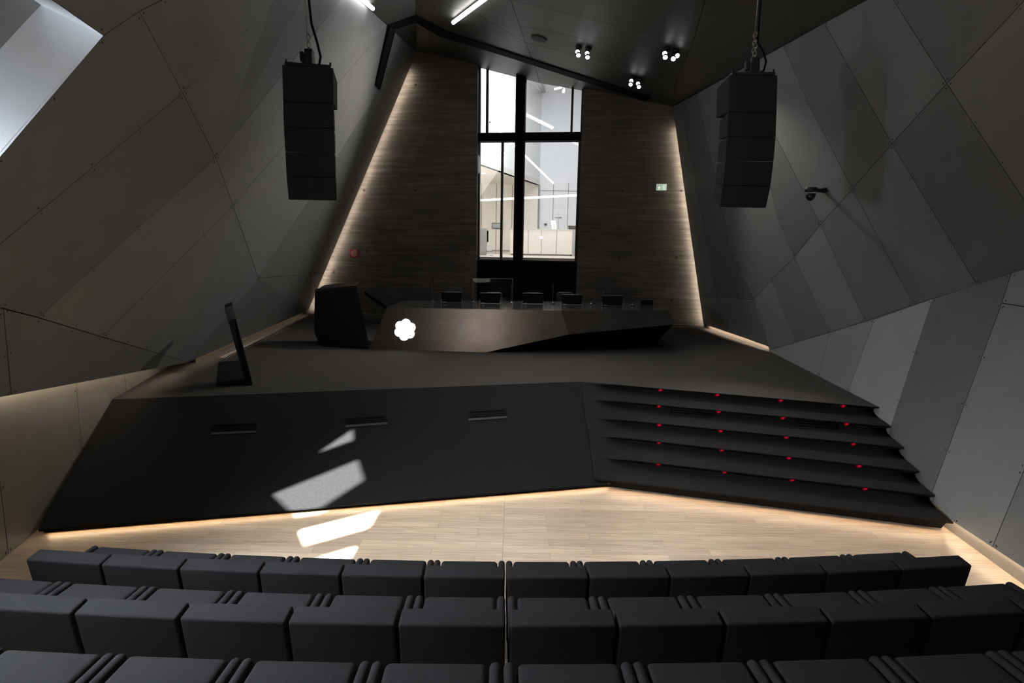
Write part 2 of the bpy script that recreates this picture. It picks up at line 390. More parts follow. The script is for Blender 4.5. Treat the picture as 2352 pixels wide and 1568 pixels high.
low = [  # tone index painted lighter and darker for how each fold is lit
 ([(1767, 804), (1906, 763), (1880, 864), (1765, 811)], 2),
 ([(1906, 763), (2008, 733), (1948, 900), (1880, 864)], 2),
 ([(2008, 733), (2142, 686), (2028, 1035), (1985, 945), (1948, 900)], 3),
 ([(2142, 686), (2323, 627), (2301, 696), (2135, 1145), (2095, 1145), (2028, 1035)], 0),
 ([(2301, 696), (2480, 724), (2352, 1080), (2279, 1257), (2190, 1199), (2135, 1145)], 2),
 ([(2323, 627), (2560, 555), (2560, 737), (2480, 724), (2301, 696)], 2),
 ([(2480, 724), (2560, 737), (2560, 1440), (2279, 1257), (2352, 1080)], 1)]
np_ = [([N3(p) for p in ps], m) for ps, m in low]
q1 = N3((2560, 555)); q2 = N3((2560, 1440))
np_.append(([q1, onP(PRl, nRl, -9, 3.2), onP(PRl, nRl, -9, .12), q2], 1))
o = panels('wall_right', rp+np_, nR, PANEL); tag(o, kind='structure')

# baseboard recess on the right, below the wall edge
w0 = N3((2120, 1153)); w1 = N3((2560, 1440)); w2 = onP(PRl, nRl, -9, .12)
bm = bmesh.new()
off = V((.05, 0, 0))
poly(bm, [w0+off+V((0, 0, .05)), w1+off+V((0, 0, .05)), V((w1.x+.05, w1.y, 0)), V((w0.x+.05, w0.y, 0))])
poly(bm, [w1+off+V((0, 0, .05)), w2+off+V((0, 0, .05)), V((w2.x+.05, w2.y, 0)), V((w1.x+.05, w1.y, 0))])
tag(link('baseboard_right', bm, flat_mat('baseboard_metal', (.30, .27, .23), .5)), kind='structure')

# ------------------------------------------------------------------ ceiling
def C3(p): return pl(p[0], p[1], PC)
cl = [
 ([(957, 119), (1240, 191), (1228, 150), (956, 62)], 0),
 ([(956, 62), (1228, 150), (1207, 98), (1100, 34), (955, -10)], 1),
 ([(955, -10), (1100, 34), (1207, 98), (1194, 60), (1173, 0), (1150, -90), (950, -90)], 0),
 ([(1240, 191), (1545, 245), (1553, 188), (1455, 159), (1378, 138), (1207, 98), (1228, 150)], 0),
 ([(1207, 98), (1378, 138), (1455, 159), (1553, 188), (1570, 142), (1411, 107), (1263, 71), (1194, 60)], 1),
 ([(1194, 60), (1263, 71), (1411, 107), (1570, 142), (1591, 99), (1438, 67), (1384, 50), (1173, 0)], 0),
 ([(1173, 0), (1384, 50), (1438, 67), (1591, 99), (1620, 0), (1645, -90), (1150, -90)], 1),
 ([(1545, 245), (1740, 138), (1591, 99), (1570, 142), (1553, 188)], 1),
 ([(1591, 99), (1740, 138), (1990, 0), (2150, -88), (1645, -90), (1620, 0)], 0)]
cp = [([C3(p) for p in ps], m) for ps, m in cl]
def onC(x, y): return V((x, y, T.z-(nC.x*(x-T.x)+nC.y*(y-T.y))/nC.z))
ye = C3((2150, -88)).y
cp.append(([C3((950, -90)), C3((1150, -90)), C3((1645, -90)), C3((2150, -88)), onP(PR, nR, -9, C3((2150, -88)).z), onC(-1.6, -9)], 0))
# steeper facet over the left wall
TT = pl(825, 0, PL); tt2 = pl(735, -82, PL); m0 = C3((955, -10)); m1 = C3((950, -90))
cp.append(([T, C3((956, 62)), m0, TT], 1))
cp.append(([TT, m0, m1, tt2], 0))
cp.append(([tt2, m1, onC(-1.6, -9), onL(-9, ZTT)], 0))
o = panels('ceiling', cp, V((0, 0, -1)), [CEIL, CEIL2], bolts=1.1, depth=.02); tag(o, kind='structure')

# ------------------------------------------------------------------ back wall with tall opening
def Wp(px, py): return pl(px, py, PW)
def W2(s, z): return E+WD*s+V((0, 0, z-E.z))
def sz(p): return (p-E).dot(WD), p.z
wtl = sz(Wp(1097, 172)); wtr = sz(Wp(1340, 200)); wbl = sz(Wp(1094, 670)); wbr = sz(Wp(1323, 670))
sL = (wtl[0]+wbl[0])/2; sR = (wtr[0]+wbr[0])/2
ct = lambda s: T.z+(TR.z-T.z)*(s-sz(T)[0])/(sz(TR)[0]-sz(T)[0])
sA = sz(BL)[0]; sB = 0
bm = bmesh.new()
prism(bm, [W2(sA-.9, S-.1), W2(sL, S-.1), W2(sL, ct(sL)+.25), W2(sz(T)[0]-.9, ct(sz(T)[0])+.6)], WN*.45)
prism(bm, [W2(sR, S-.1), W2(.9, S-.1), W2(sz(TR)[0]+.9, ct(sz(TR)[0])+.25), W2(sR, ct(sR)+.25)], WN*.45)
tag(link('wall_back', bm, CONC), kind='structure')
# tie holes of the formwork
bm = bmesh.new()
for px, py in [(836, 437), (953, 437), (1430, 437), (1565, 438), (767, 625), (843, 576), (1070, 577), (955, 576), (1553, 591), (1421, 590), (1543, 689), (955, 195), (862, 712)]:
    c = Wp(px, py)
    tube(bm, [c+WN*.004, c-WN*.004], .022, 10)
    torus(bm, c-WN*.004, .03, .006, WN)
tag(link('trim_2', bm, flat_mat('tie_hole', (.02, .018, .017), .8)), kind='structure')

# ------------------------------------------------------------------ tall window in the back wall
win = empty('window_1', W2((sL+sR)/2, S)); tag(win, kind='structure')
PG = (E+WN*.25, WN)
def G(px, py): return pl(px, py, PG)
def gs(px, py): p = G(px, py); return (p-E).dot(WD), p.z
def Gp(s, z, d=.25): return E+WD*s+WN*d+V((0, 0, z-E.z))
def bar(bm, s0, s1, z0, z1, d0=.2, d1=.32):
    prism(bm, [Gp(s0, z0, d0), Gp(s1, z0, d0), Gp(s1, z1, d0), Gp(s0, z1, d0)], WN*(d1-d0))
zs = gs(1190, 598)[1]; zt = (gs(1190, 306)[1], gs(1190, 325)[1]); smain = (gs(1182, 450)[0], gs(1203, 450)[0])
bm = bmesh.new(); bar(bm, smain[0], smain[1], S, 8.6, .12, .42); link('mullion', bm, MATBLACK, win)
bm = bmesh.new(); bar(bm, sL, smain[0], zt[1], zt[0], .12, .42); bar(bm, smain[1], sR, zt[1], zt[0], .12, .42); link('transom', bm, MATBLACK, win)
bm = bmesh.new()
bar(bm, sL-.02, sL+.045, S, 8.8); bar(bm, sR-.045, sR+.02, S, 8.8)
link('window_frame', bm, BLACK, win)
lev = [(1116.5, 1121.5, zt[0], 8.9), (1312, 1317, zt[0], 8.9), (1150, 1155, zs, zt[1]), (1324, 1330, zs, zt[1])]
for x0, x1, z0, z1 in lev:
    yy = 240 if z0 == zt[0] else 470
    bm = bmesh.new(); bar(bm, gs(x0, yy)[0], gs(x1, yy)[0], z0, z1, .22, .34); link('glazing_bar', bm, BLACK, win)
bm = bmesh.new(); bar(bm, sL, sR, S-.05, zs-.01, .1, .3); link('solid_panel', bm, MATBLACK, win)
bm = bmesh.new(); bar(bm, sL, sR, zs-.012, zs+.02, .14, .4); link('window_sill', bm, BLACK, win)
for s0, s1, z0, z1 in [(sL, smain[0], zs, zt[1]), (smain[1], sR, zs, zt[1]), (sL, smain[0], zt[0], 8.6), (smain[1], sR, zt[0], 8.6)]:
    bm = bmesh.new(); poly(bm, [Gp(s0, z0, .27), Gp(s1, z0, .27), Gp(s1, z1, .27), Gp(s0, z1, .27)]); link('glass_pane', bm, GLASS, win)

# ------------------------------------------------------------------ lobby beyond the window
FZ = 2.83; YB = 26.0; 
xc = ay(1242, 330, YB).x                 # vertical corner of the tall hall
zso = 5.85; e0 = az(1097, 378, zso); e1 = az(1237, 437, zso)
dirE = (e1-e0).normalized(); eS = e0-dirE*3; 
zc = ay(1244, 213, YB).z
BF = lambda x, d=.46: W2(0, 0).y+.0+(W2(0, 0)+WN*d).y-W2(0, 0).y-(x-(E+WN*d).x)*math.tan(yaw)
bm = bmesh.new(); prism(bm, [V((-7, BF(-7), FZ-.2)), V((7, BF(7), FZ-.2)), V((7, YB+.8, FZ-.2)), V((-7, YB+.8, FZ-.2))], V((0, 0, .2))); tag(link('floor_lobby', bm, WOODST), kind='structure')
eC = eS.copy()
for _ in range(60):
    if eC.y < BF(eC.x): eC = eC+dirE*.06
eS = eC
bm = bmesh.new()  # soffit
prism(bm, [V((-7, BF(-7), zso)), V((eC.x, BF(eC.x), zso)), V((xc, YB, zso)), V((-7, YB, zso))], V((0, 0, .2))); tag(link('ceiling_lobby', bm, CREAM), kind='structure')
bm = bmesh.new()
prism(bm, [eS, V((xc, YB, zso)), V((xc, YB, 13)), V((eS.x, eS.y, 13))], V((-.15, .05, 0))); tag(link('wall_lobby_left', bm, WHITE), kind='structure')
bm = bmesh.new()
box(bm, ((xc+7)/2, YB+.1, 7.6), (7-xc, .2, 9.9)); tag(link('wall_lobby_back', bm, WHITE_B), kind='structure')
bm = bmesh.new(); prism(bm, [V((-2.6, BF(-2.6), zc)), V((7, BF(7), zc)), V((7, YB+.2, zc)), V((-2.6, YB+.2, zc))], V((0, 0, .2))); tag(link('ceiling_lobby_high', bm, WHITE), kind='structure')
bm = bmesh.new()  # panelled end wall under the soffit, doors flush with seams
box(bm, ((xc-7)/2, YB+.06, (FZ+zso)/2), (7+xc, .12, zso-FZ))
xs = [ay(px, 480, YB).x for px in (1106, 1140, 1176, 1236)]
for x in xs: box(bm, (x, YB-.005, (FZ+zso)/2), (.03, .02, zso-FZ), mi=1)
box(bm, (-3, YB-.01, FZ+.12), (8.4, .03, .05), mi=1)
tag(link('wall_lobby_panelled', bm, [CREAM, SEAM]), kind='structure')
bm = bmesh.new()
for px in (1270, 1304): x = ay(px, 480, YB).x; box(bm, (x, YB-.01, 4.4), (.025, .02, 3.1))
box(bm, (xc+2.6, YB-.01, ay(1280, 438, YB).z), (5.2, .02, .02))
box(bm, (xc-.01, YB-.04, 4.3), (.06, .06, 3.1))
tag(link('trim_3', bm, SEAM), kind='structure')
bm = bmesh.new()  # dark cove where the high ceiling meets
p = [ay(1230, 188, 22), ay(1238, 190, 22), ay(1253, 213, YB), ay(1244, 213, YB)]
prism(bm, p, V((0, 0, .05))); tag(link('trim_4', bm, GREYC), kind='structure')
# counter
YC = 21.6
ct_z = ay(1260, 526, YC).z; cx0 = ay(1190, 560, YC).x-.3; cx1 = ay(1314, 560, YC).x
cnt = empty('reception_counter', (1.6, YC, FZ)); tag(cnt, 'long pale beige panelled reception counter beyond the tall window', 'counter')
bm = bmesh.new(); box(bm, ((cx0+cx1)/2, YC+.4, (FZ+ct_z)/2+.03), (cx1-cx0, .8, ct_z-FZ-.06)); 
for px in (1213, 1243, 1278): x = ay(px, 560, YC).x; box(bm, (x, YC-.004, (FZ+ct_z)/2), (.02, .012, ct_z-FZ-.1), mi=1)
link('counter_body', bm, [BEIGE, SEAM], cnt)
bm = bmesh.new(); box(bm, ((cx0+cx1)/2, YC+.4, ct_z-.012), (cx1-cx0+.04, .86, .024)); link('counter_top', bm, flat_mat('counter_top', (.6, .58, .54), .3), cnt)
bm = bmesh.new(); box(bm, ((cx0+cx1)/2, YC+.42, FZ+.04), (cx1-cx0-.1, .7, .08)); link('plinth', bm, SEAM, cnt)
bm = bmesh.new(); box(bm, (cx1+.06, YC+.4, (FZ+ct_z)/2), (.12, .84, ct_z-FZ)); link('end_panel', bm, GREYC, cnt)
# lamp on counter
def at(px, py, Y): return ay(px, py, Y)
lm = at(1281.5, 526, YC+.3); lamp = empty('table_lamp', (lm.x, lm.y, ct_z)); tag(lamp, 'slim grey mushroom table lamp standing on the reception counter', 'lamp')
bm = bmesh.new(); tube(bm, [(lm.x, lm.y, ct_z), (lm.x, lm.y, ct_z+.02)], .1, 20); link('lamp_base', bm, GREYC, lamp)
bm = bmesh.new(); tube(bm, [(lm.x, lm.y, ct_z+.02), (lm.x, lm.y, ct_z+.62)], .009, 8); link('lamp_stem', bm, GREYC, lamp)
bm = bmesh.new(); tube(bm, [(lm.x, lm.y, ct_z+.42), (lm.x, lm.y, ct_z+.47), (lm.x, lm.y, ct_z+.50)], [.16, .10, .02], 24); link('lamp_shade', bm, flat_mat('lamp_shade', (.28, .28, .28), .4), lamp)
bm = bmesh.new(); p = [at(1265, 506, YC+.15), at(1276, 506, YC+.15), at(1279, 526, YC+.05), at(1268, 526, YC+.05)]; prism(bm, p, V((0, .01, 0)))
for k in range(5):
    t0 = .2+.14*k; a = p[0].lerp(p[3], t0).lerp(p[1].lerp(p[2], t0), .2); b = p[0].lerp(p[3], t0).lerp(p[1].lerp(p[2], t0), .75)
    prism(bm, [a+V((0, -.003, 0)), b+V((0, -.003, 0)), b+V((0, -.003, -.008)), a+V((0, -.003, -.008))], V((0, .002, 0)), 1)
tag(link('notice_board', bm, [WHITE, SEAM]), 'white leaning notice sheet on the counter, left of the table lamp', 'notice')
bm = bmesh.new(); c = at(1253, 515, YB-.06); box(bm, c, (.11, .05, .08)); box(bm, c+V((0, -.03, 0)), (.03, .01, .03), mi=1)
tag(link('wall_socket', bm, [BLACK, GREYC]), 'small black wall socket on the white lobby wall above the counter', 'socket')
bm = bmesh.new(); a = at(1306, 518, YC+.2); b = at(1324, 526, YC+.2); prism(bm, [V((a.x+.02, YC+.2, ct_z)), V((b.x, YC+.2, ct_z)), V((b.x, YC+.2, a.z)), V((a.x, YC+.2, a.z)), V((a.x+.03, YC+.2, (a.z+ct_z)/2))], V((0, .3, 0)))
tag(link('storage_box', bm, flat_mat('box_brown', (.07, .05, .05), .6)), 'dark brown box standing at the right end of the reception counter', 'box')
# grey cabinet, screen and stand on the left
bm = bmesh.new(); a = at(1090, 524, 20.5); b = at(1117, 598, 20.5); box(bm, ((a.x+b.x)/2-.2, 20.8, (FZ+a.z)/2), (b.x-a.x+.4, .6, a.z-FZ)); 
cab = link('lobby_cabinet', bm, GREYC); tag(cab, 'tall plain grey cabinet at the left edge of the tall window', 'cabinet')
bm = bmesh.new(); a = at(1118, 528, 20.7); box(bm, (a.x+.03, 20.9, a.z-.22), (.035, .3, .4)); tag(link('hanging_bag', bm, MATBLACK), 'narrow black bag hanging on the side of the grey lobby cabinet', 'bag')
scn = empty('wall_screen', at(1142, 518, YB-.05)); tag(scn, 'grey flat screen mounted on the panelled lobby wall', 'screen')
a = at(1130, 512, YB-.05); b = at(1155, 525, YB-.05); w = b.x-a.x; h = a.z-b.z; c = (a+b)/2
bm = bmesh.new(); box(bm, c, (w, .05, h)); link('screen_frame', bm, BLACK, scn)
bm = bmesh.new(); box(bm, c+V((0, -.028, 0)), (w-.05, .006, h-.05)); link('screen_glass', bm, flat_mat('screen_grey', (.33, .36, .43), .2), scn)
st = at(1128, 596, 20.0); stand = empty('leaflet_stand', (st.x, 20.0, FZ)); tag(stand, 'white leaflet stand with black lettering beside the grey lobby cabinet', 'stand')
bm = bmesh.new(); z0 = at(1128, 584, 20).z; z1 = at(1128, 562, 20).z; x0 = at(1118, 580, 20).x; x1 = at(1131, 580, 20).x
prism(bm, [V((x0, 20, FZ)), V((x1, 20, FZ)), V((x1-.06, 20.0, z1)), V((x0, 20.0, z1))], V((0, .12, 0))); link('stand_panel', bm, flat_mat('stand_white', (.62, .63, .65), .4), stand)
def text(name, s, loc, size, M, mat, parent=None):
    cu = bpy.data.curves.new(name, 'FONT'); cu.body = s; cu.size = size; cu.align_x = 'CENTER'; cu.extrude = .002
    o = bpy.data.objects.new(name, cu); COL.objects.link(o)
    m = M.to_4x4(); m.translation = loc
    dg = bpy.context.evaluated_depsgraph_get(); me = bpy.data.meshes.new_from_object(o.evaluated_get(dg)); bpy.data.objects.remove(o)
    ob = bpy.data.objects.new(name, me); COL.objects.link(ob); me.materials.clear(); me.materials.append(mat)
    me.transform(m)
    if parent: me.transform(mw(parent).inverted()); ob.parent = parent
    return ob
FRONT = Matrix(((1, 0, 0), (0, 0, -1), (0, 1, 0)))   # text facing -Y
text('lettering', 'Rische', V(((x0+x1)/2-.01, 19.995, at(1125, 579, 20).z)), .085, FRONT, MATBLACK, stand)
bm = bmesh.new(); b0 = at(1118, 584, 19.7); b1 = at(1136, 584, 19.7); box(bm, ((b0.x+b1.x)/2, 19.6, (FZ+b0.z)/2), (b1.x-b0.x, .2, b0.z-FZ))
bxo = link('sign_box', bm, WHITE); tag(bxo, 'low white box with a red oval mark in front of the leaflet stand', 'box')
bm = bmesh.new(); c = at(1128, 588.5, 19.48); ring = [c+V((.065*math.cos(t), 0, .026*math.sin(t))) for t in [2*PI*k/24 for k in range(24)]]; prism(bm, ring, V((0, .015, 0)))
ring2 = [c+V((.045*math.cos(t), -.002, .010*math.sin(t))) for t in [2*PI*k/20 for k in range(20)]]; prism(bm, ring2, V((0, .002, 0)), 1)
link('oval_mark', bm, [flat_mat('mark_red', (.45, .05, .06), .5), WHITE], bxo)
# lobby tubes
def tubelight(name, a, b, r, label, cat='linear light', mat=LT, group=None):
    o = empty(name, (V(a)+V(b))/2); tag(o, label, cat, group)
    bm = bmesh.new(); tube(bm, [a, b], r, 10); link('diffuser', bm, mat, o)
    d = (V(b)-V(a)).normalized(); bm = bmesh.new(); tube(bm, [V(a)-d*.02, V(a)], r*1.1, 10); link('end_cap', bm, GREYC, o); bm = bmesh.new(); tube(bm, [V(b), V(b)+d*.02], r*1.1, 10); link('end_cap', bm, GREYC, o)
    return o
tubelight('lobby_light_line', at(1090, 460.5, 21.8), at(1340, 447.5, 20.2), .035, 'long horizontal white tube light hanging across the lobby')
tubelight('lobby_light_line', at(1126, 281, 19), at(1271, 420.5, 22), .028, 'thin slanting white tube in the upper lobby standing in for a reflected ceiling tube')  # added for the mirror image of a hall tube in the glass
bm = bmesh.new(); tube(bm, [at(1273, 205, 23), at(1291, 200, 23)], .035, 10); tag(link('ceiling_light', bm, LT), 'short white tube light under the high lobby ceiling', 'ceiling light')
bm = bmesh.new(); p = at(1295, 209, 23); tube(bm, [p+V((0, 0, .12)), p, p+V((-.02, 0, -.05))], [.02, .05, .05], 10); tag(link('lobby_spotlight', bm, LT), 'small bright spotlight under the high lobby ceiling', 'spotlight')
for k, (px, py, Y, lab) in enumerate([(1111, 398, 22, 'round recessed downlight at the left of the low lobby soffit'), (1176.5, 425, 25.3, 'small round downlight in the low lobby soffit near the panelled wall')]):
    p = az(px, py, zso); bm = bmesh.new(); tube(bm, [p+V((0, 0, -.012)), p], .09, 16); tag(link('downlight', bm, LT), lab, 'downlight')
# dark flower emblem half hidden by the mullion
def flower(bm, c, u, v, R, ext, rr=.56, n=6, rot=PI/2, mi=0):
    pts = []; 
    for k in range(240):
        a = 2*PI*k/240; best = 0
        for j in range(n):
            b = rot+2*PI*j/n; cx, cy = .58*R*math.cos(b), .58*R*math.sin(b); r = .42*R
            dx, dy = math.cos(a), math.sin(a); q = dx*cx+dy*cy; disc = q*q-(cx*cx+cy*cy-r*r)
            if disc >= 0: best = max(best, q+math.sqrt(disc))
        pts.append(c+u*best*math.cos(a)+v*best*math.sin(a))
    prism(bm, pts, ext, mi)
pw = (eS, toward(dirE.cross(V((0, 0, 1))).normalized(), V((1, -1, 0))))
fc = pl(1186, 272, pw); bm = bmesh.new(); flower(bm, fc+pw[1]*.01, dirE, V((0, 0, 1)), .62, pw[1]*.04)
tag(link('wall_emblem', bm, GREYC), 'grey flower shaped emblem on the white lobby wall, half hidden behind the black mullion', 'emblem')
# lobby daylight and lamps
bm = bmesh.new(); prism(bm, [V((-8, BF(-8)-.1, 13)), V((8, BF(8)-.1, 13)), V((8, YB+1, 13)), V((-8, YB+1, 13))], V((0, 0, .2)))
prism(bm, [V((-8, BF(-8)-.1, 0)), V((-8, YB+1, 0)), V((-8, YB+1, 13)), V((-8, BF(-8)-.1, 13))], V((-.2, 0, 0)))
sT = sz(T)[0]; prism(bm, [W2(-15, ct(sT)+.6), W2(sT-.9, ct(sT)+.6), W2(sT, ct(sT)+.12), W2(3, ct(3)+.12), W2(3, 13.1), W2(-15, 13.1)], WN*.1)
tag(link('lobby_sun_shell', bm, WHITE), kind='structure')  # unseen shell added to keep direct sun out of the lobby
area('lobby_daylight', (-1.2, 20.6, zc-.15), (4.5, 20.6, zc-.15), 5, (0, 0.1, -1), 430, (.93, .97, 1))
area('lobby_low', (-4.2, 21.6, zso-.06), (-.6, 21.6, zso-.06), 3, (0, 0, -1), 110, (1, .95, .87))
area('lobby_front', (-2, 17.6, 5), (4, 17.6, 5), 1.6, (0, 1, .1), 190, (1, .99, .97))

# ------------------------------------------------------------------ floors, ramp, stage
bm = bmesh.new()
poly(bm, [(-8, -9, 0), (8, -9, 0), (8, 9.8, 0), (-8, 9.8, 0)]); tag(link('floor', bm, WOOD), kind='structure')
B = az(1335, 876, S); L0 = az(88, 1216, .08)
Lk = [(1335, 876), (1338, 913), (1345, 955), (1352, 995), (1358, 1045), (1365, 1098)]
Rk = [(2020, 935), (2047, 979), (2077, 1027), (2112, 1082), (2148, 1137), (2190, 1199)]
RH = S/6
Lp = [az(*Lk[k], S-RH*k) for k in range(6)]; Rp = [az(*Rk[k], S-RH*k) for k in range(6)]
BOT = az(1416, 1108.5, .08)
# steps: concave flights lofted from the ramp to the right wall
prof = [(0, 0), (.0, -.09), (-.10, -.13), (-.30, -.27), (-.27, -.54), (-.10, -.76), (.14, -.88), (1, -1)]
def step_pt(k, t, j):
    # k: step, t: 0..1 along the nosing, j: profile index
    a = Lp[k].lerp(Rp[k], t)
    if k < 5: b = Lp[k+1].lerp(Rp[k+1], t)
    else:
        b = a+(Lp[5]-Lp[4]).lerp(Rp[5]-Rp[4], t); b.z = 0
    h, z = prof[j]
    full = V((a.x+(b.x-a.x)*h, a.y+(b.y-a.y)*h, a.z+(b.z-a.z)*(-z)))
    lin = a.lerp(b, -z) if k < 5 else a.lerp(V((BOT.x, BOT.y, .08)), -z)
    e = min(1, t/.16); e = e*e*(3-2*e)
    return lin.lerp(full, e)
bm = bmesh.new(); ts = [i/40 for i in range(41)]; ts = [0, .01, .02, .03, .045, .06, .08, .1, .13, .16]+[.2+.8*i/14 for i in range(15)]
# extend slightly into the wall at the right
for k in range(5):
    grid = [[bm.verts.new(step_pt(k, t, j)) for j in range(len(prof))] for t in ts]
    for i in range(len(ts)-1):
        for j in range(len(prof)-1):
            f = bm.faces.new((grid[i][j], grid[i+1][j], grid[i+1][j+1], grid[i][j+1])); f.smooth = 3 <= j <= 5
    ends = grid[-1]
    cpt = bm.verts.new(Rp[k]+V((-.9, .6, -.25)))
    for j in range(len(prof)-1): bm.faces.new((ends[j], ends[j+1], cpt))
# last nosing: short lip, then undercut to the floor
l = [Lp[5].lerp(Rp[5], t) for t in ts]
def under(p, dy, dz): return p+V((.05*dy, dy, dz))
rows = [l, [under(p, .0, -.02) for p in l], [under(p, .10, -.05) for p in l], [V((p.x, p.y+.16, 0)) for p in l]]
gr = [[bm.verts.new(p) for p in r] for r in rows]
for a, b in zip(gr, gr[1:]):
    for i in range(len(l)-1): bm.faces.new((a[i], a[i+1], b[i+1], b[i]))
e = gr[0][-1].co
bm.faces.new([g[-1] for g in gr]+[bm.verts.new(Rp[5]+V((-.9, .6, -.15)))])
steps = tag(link('stage_steps', bm, CARPET_T), kind='structure')
# ramp
bm = bmesh.new()
r1 = az(1300, 1116.5, .08)
ramp_top = [A, B]
vA, vB, vL, vO = [bm.verts.new(p) for p in (A, B, L0, BOT)]
bm.faces.new((vA, vB, vL)); bm.faces.new((vB, vO, vL))
vs = [vB]+[bm.verts.new(p) for p in Lp[1:]]+[vO]
for i in range(1, len(vs)-1): bm.faces.new((vs[0], vs[i], vs[i+1]))
# lip under the lower edge
d1 = V((0, .0, -.02)); back = V((.0, .16, -.02))
for a, b in ((L0, BOT), (BOT, Lp[5])):
    poly(bm, [a, b, b+d1, a+d1]); poly(bm, [a+d1, b+d1, b+back, a+back]); poly(bm, [a+back, b+back, V((b.x, b.y+.16, 0)), V((a.x, a.y+.16, 0))])
poly(bm, [A, L0, V((L0.x-.02, L0.y+.1, 0)), V((A.x-.02, A.y, 0))])
ramp = tag(link('stage_ramp', bm, CARPET), kind='structure')
# stage top
G2 = az(432, 842, S)
bm = bmesh.new()
poly(bm, [A, B, Rp[0], D+V((.25, 0, 0)), E+V((.9, .4, 0)), V((-7.6, 19, S)), V((-7.6, 12, S)), az(400, 852, S)+V((-.3, 0, 0))])
tag(link('floor_stage', bm, CARPET_S), kind='structure')
# skirting strip beside the stage in the lit gap (left and back)
bm = bmesh.new()
a = pl(470, 816, PL); b = pl(708, 713, PL)
prism(bm, [V((a.x-.16, a.y, S)), V((b.x-.16, b.y, S)), V((b.x-.16, b.y, S+.3)), V((a.x-.16, a.y, S+.3))], V((-.02, 0, 0)))
tag(link('baseboard_left', bm, flat_mat('recess_metal', (.2, .18, .16), .5)), kind='structure')
bm = bmesh.new()
a2 = pl(1616, 744, PR); b2 = pl(1767, 797, PR)
prism(bm, [V((a2.x+.10, a2.y, S)), V((b2.x+.10, b2.y, S)), V((b2.x+.10, b2.y, S+.25)), V((a2.x+.10, a2.y, S+.25))], V((.02, 0, 0)))
prism(bm, [V((b2.x+.12, b2.y, S)), V((b2.x-.0, b2.y-.01, S)), V((b2.x-.0, b2.y-.01, S+.1)), V((b2.x+.12, b2.y, S+.1))], V((0, -.02, 0)))
tag(link('baseboard_stage', bm, flat_mat('recess_metal_light', (.35, .3, .25), .5)), kind='structure')
# low timber sill along the foot of the back wall
bm = bmesh.new()
for s0, s1 in ((sA-.4, sL), (sR, .3)):
    prism(bm, [W2(s0, S)-WN*.10, W2(s1, S)-WN*.10, W2(s1, S+.05)-WN*.10, W2(s0, S+.05)-WN*.10], WN*.10)
tag(link('baseboard_back', bm, CONC), kind='structure')
# long floor grille on the left of the stage
gq = [az(502, 822, S), az(655, 751, S), az(665, 753, S), az(520, 824, S)]
fg = empty('floor_grille', sum(gq, V())/4); tag(fg, 'long narrow metal floor grille beside the left wall on the stage', 'grille')
bm = bmesh.new(); prism(bm, gq, V((0, 0, .012))); link('frame', bm, flat_mat('grille_metal', (.28, .25, .21), .4, .6), fg)
for k in range(3):
    t = (k+.5)/3; a = gq[0].lerp(gq[3], t); b = gq[1].lerp(gq[2], t); bm = bmesh.new(); tube(bm, [a+V((0, 0, .014)), b+V((0, 0, .014))], .006, 6); link('slat', bm, MATBLACK, fg)

# audience terraces under the seats (timber)
def row_y(k): return 3.9-1.03*k
for k in (1, 2, 3):
    bm = bmesh.new(); hz = (.31, .72, 1.08)[k-1]; box(bm, (0, row_y(k)+.62-3, hz/2), (9.6, 6, hz))
    o = link('floor_terrace', bm, WOOD); tag(o, kind='structure')

# ------------------------------------------------------------------ red step lamps
reds = [(1520, 898), (1652, 912), (1799, 926), (1944, 939), (1518, 940), (1656, 949), (1805, 964), (1953, 977), (1518, 980), (1660, 994), (1813, 1009), (1969, 1024),
        (1518, 1022), (1664, 1038), (1820, 1055), (1983, 1072), (1517, 1069), (1671, 1087), (1828, 1106), (1998, 1125)]
ordn = ['top', 'second', 'third', 'fourth', 'fifth']; posn = ['left end', 'inner left', 'inner right', 'right end']
first = None
for i, (px, py) in enumerate(reds):
    k, j = divmod(i, 4)
    # find the point along nosing k whose picture column is px
    def colx(p):
        q = p-CAM; x = q.x; ff = q.y*math.cos(TH)-q.z*math.sin(TH); y = q.y*math.sin(TH)+q.z*math.cos(TH); return (x*math.cos(RO)+y*math.sin(RO))/ff*F+1176
    lo, hi = 0, 1
    for _ in range(30):
        m = (lo+hi)/2
        if colx(Lp[k].lerp(Rp[k], m)) < px: lo = m
        else: hi = m
    p3 = step_pt(k, lo, 3); p4 = step_pt(k, lo, 4); c = p3.lerp(p4, .2)+V((-.0, -.014, 0))
    o = empty('step_light', c)
    tag(o, 'red step light under the %s nosing, at its %s' % (ordn[k], posn[j]), 'step light', 'red step lights')
    if first is None:
        bm = bmesh.new(); tube(bm, [V((0, .012, .004)), V((0, -.004, 0))], .036, 16); h = link('housing', bm, REDG, o, world=False)
        bm = bmesh.new(); tube(bm, [V((0, -.004, 0)), V((0, -.012, -.004))], [.020, .014], 12); ln = link('lens', bm, RED, o, world=False)
        first = (h, ln)
    else:
        for s in first: c2 = s.copy(); COL.objects.link(c2); c2.parent = o
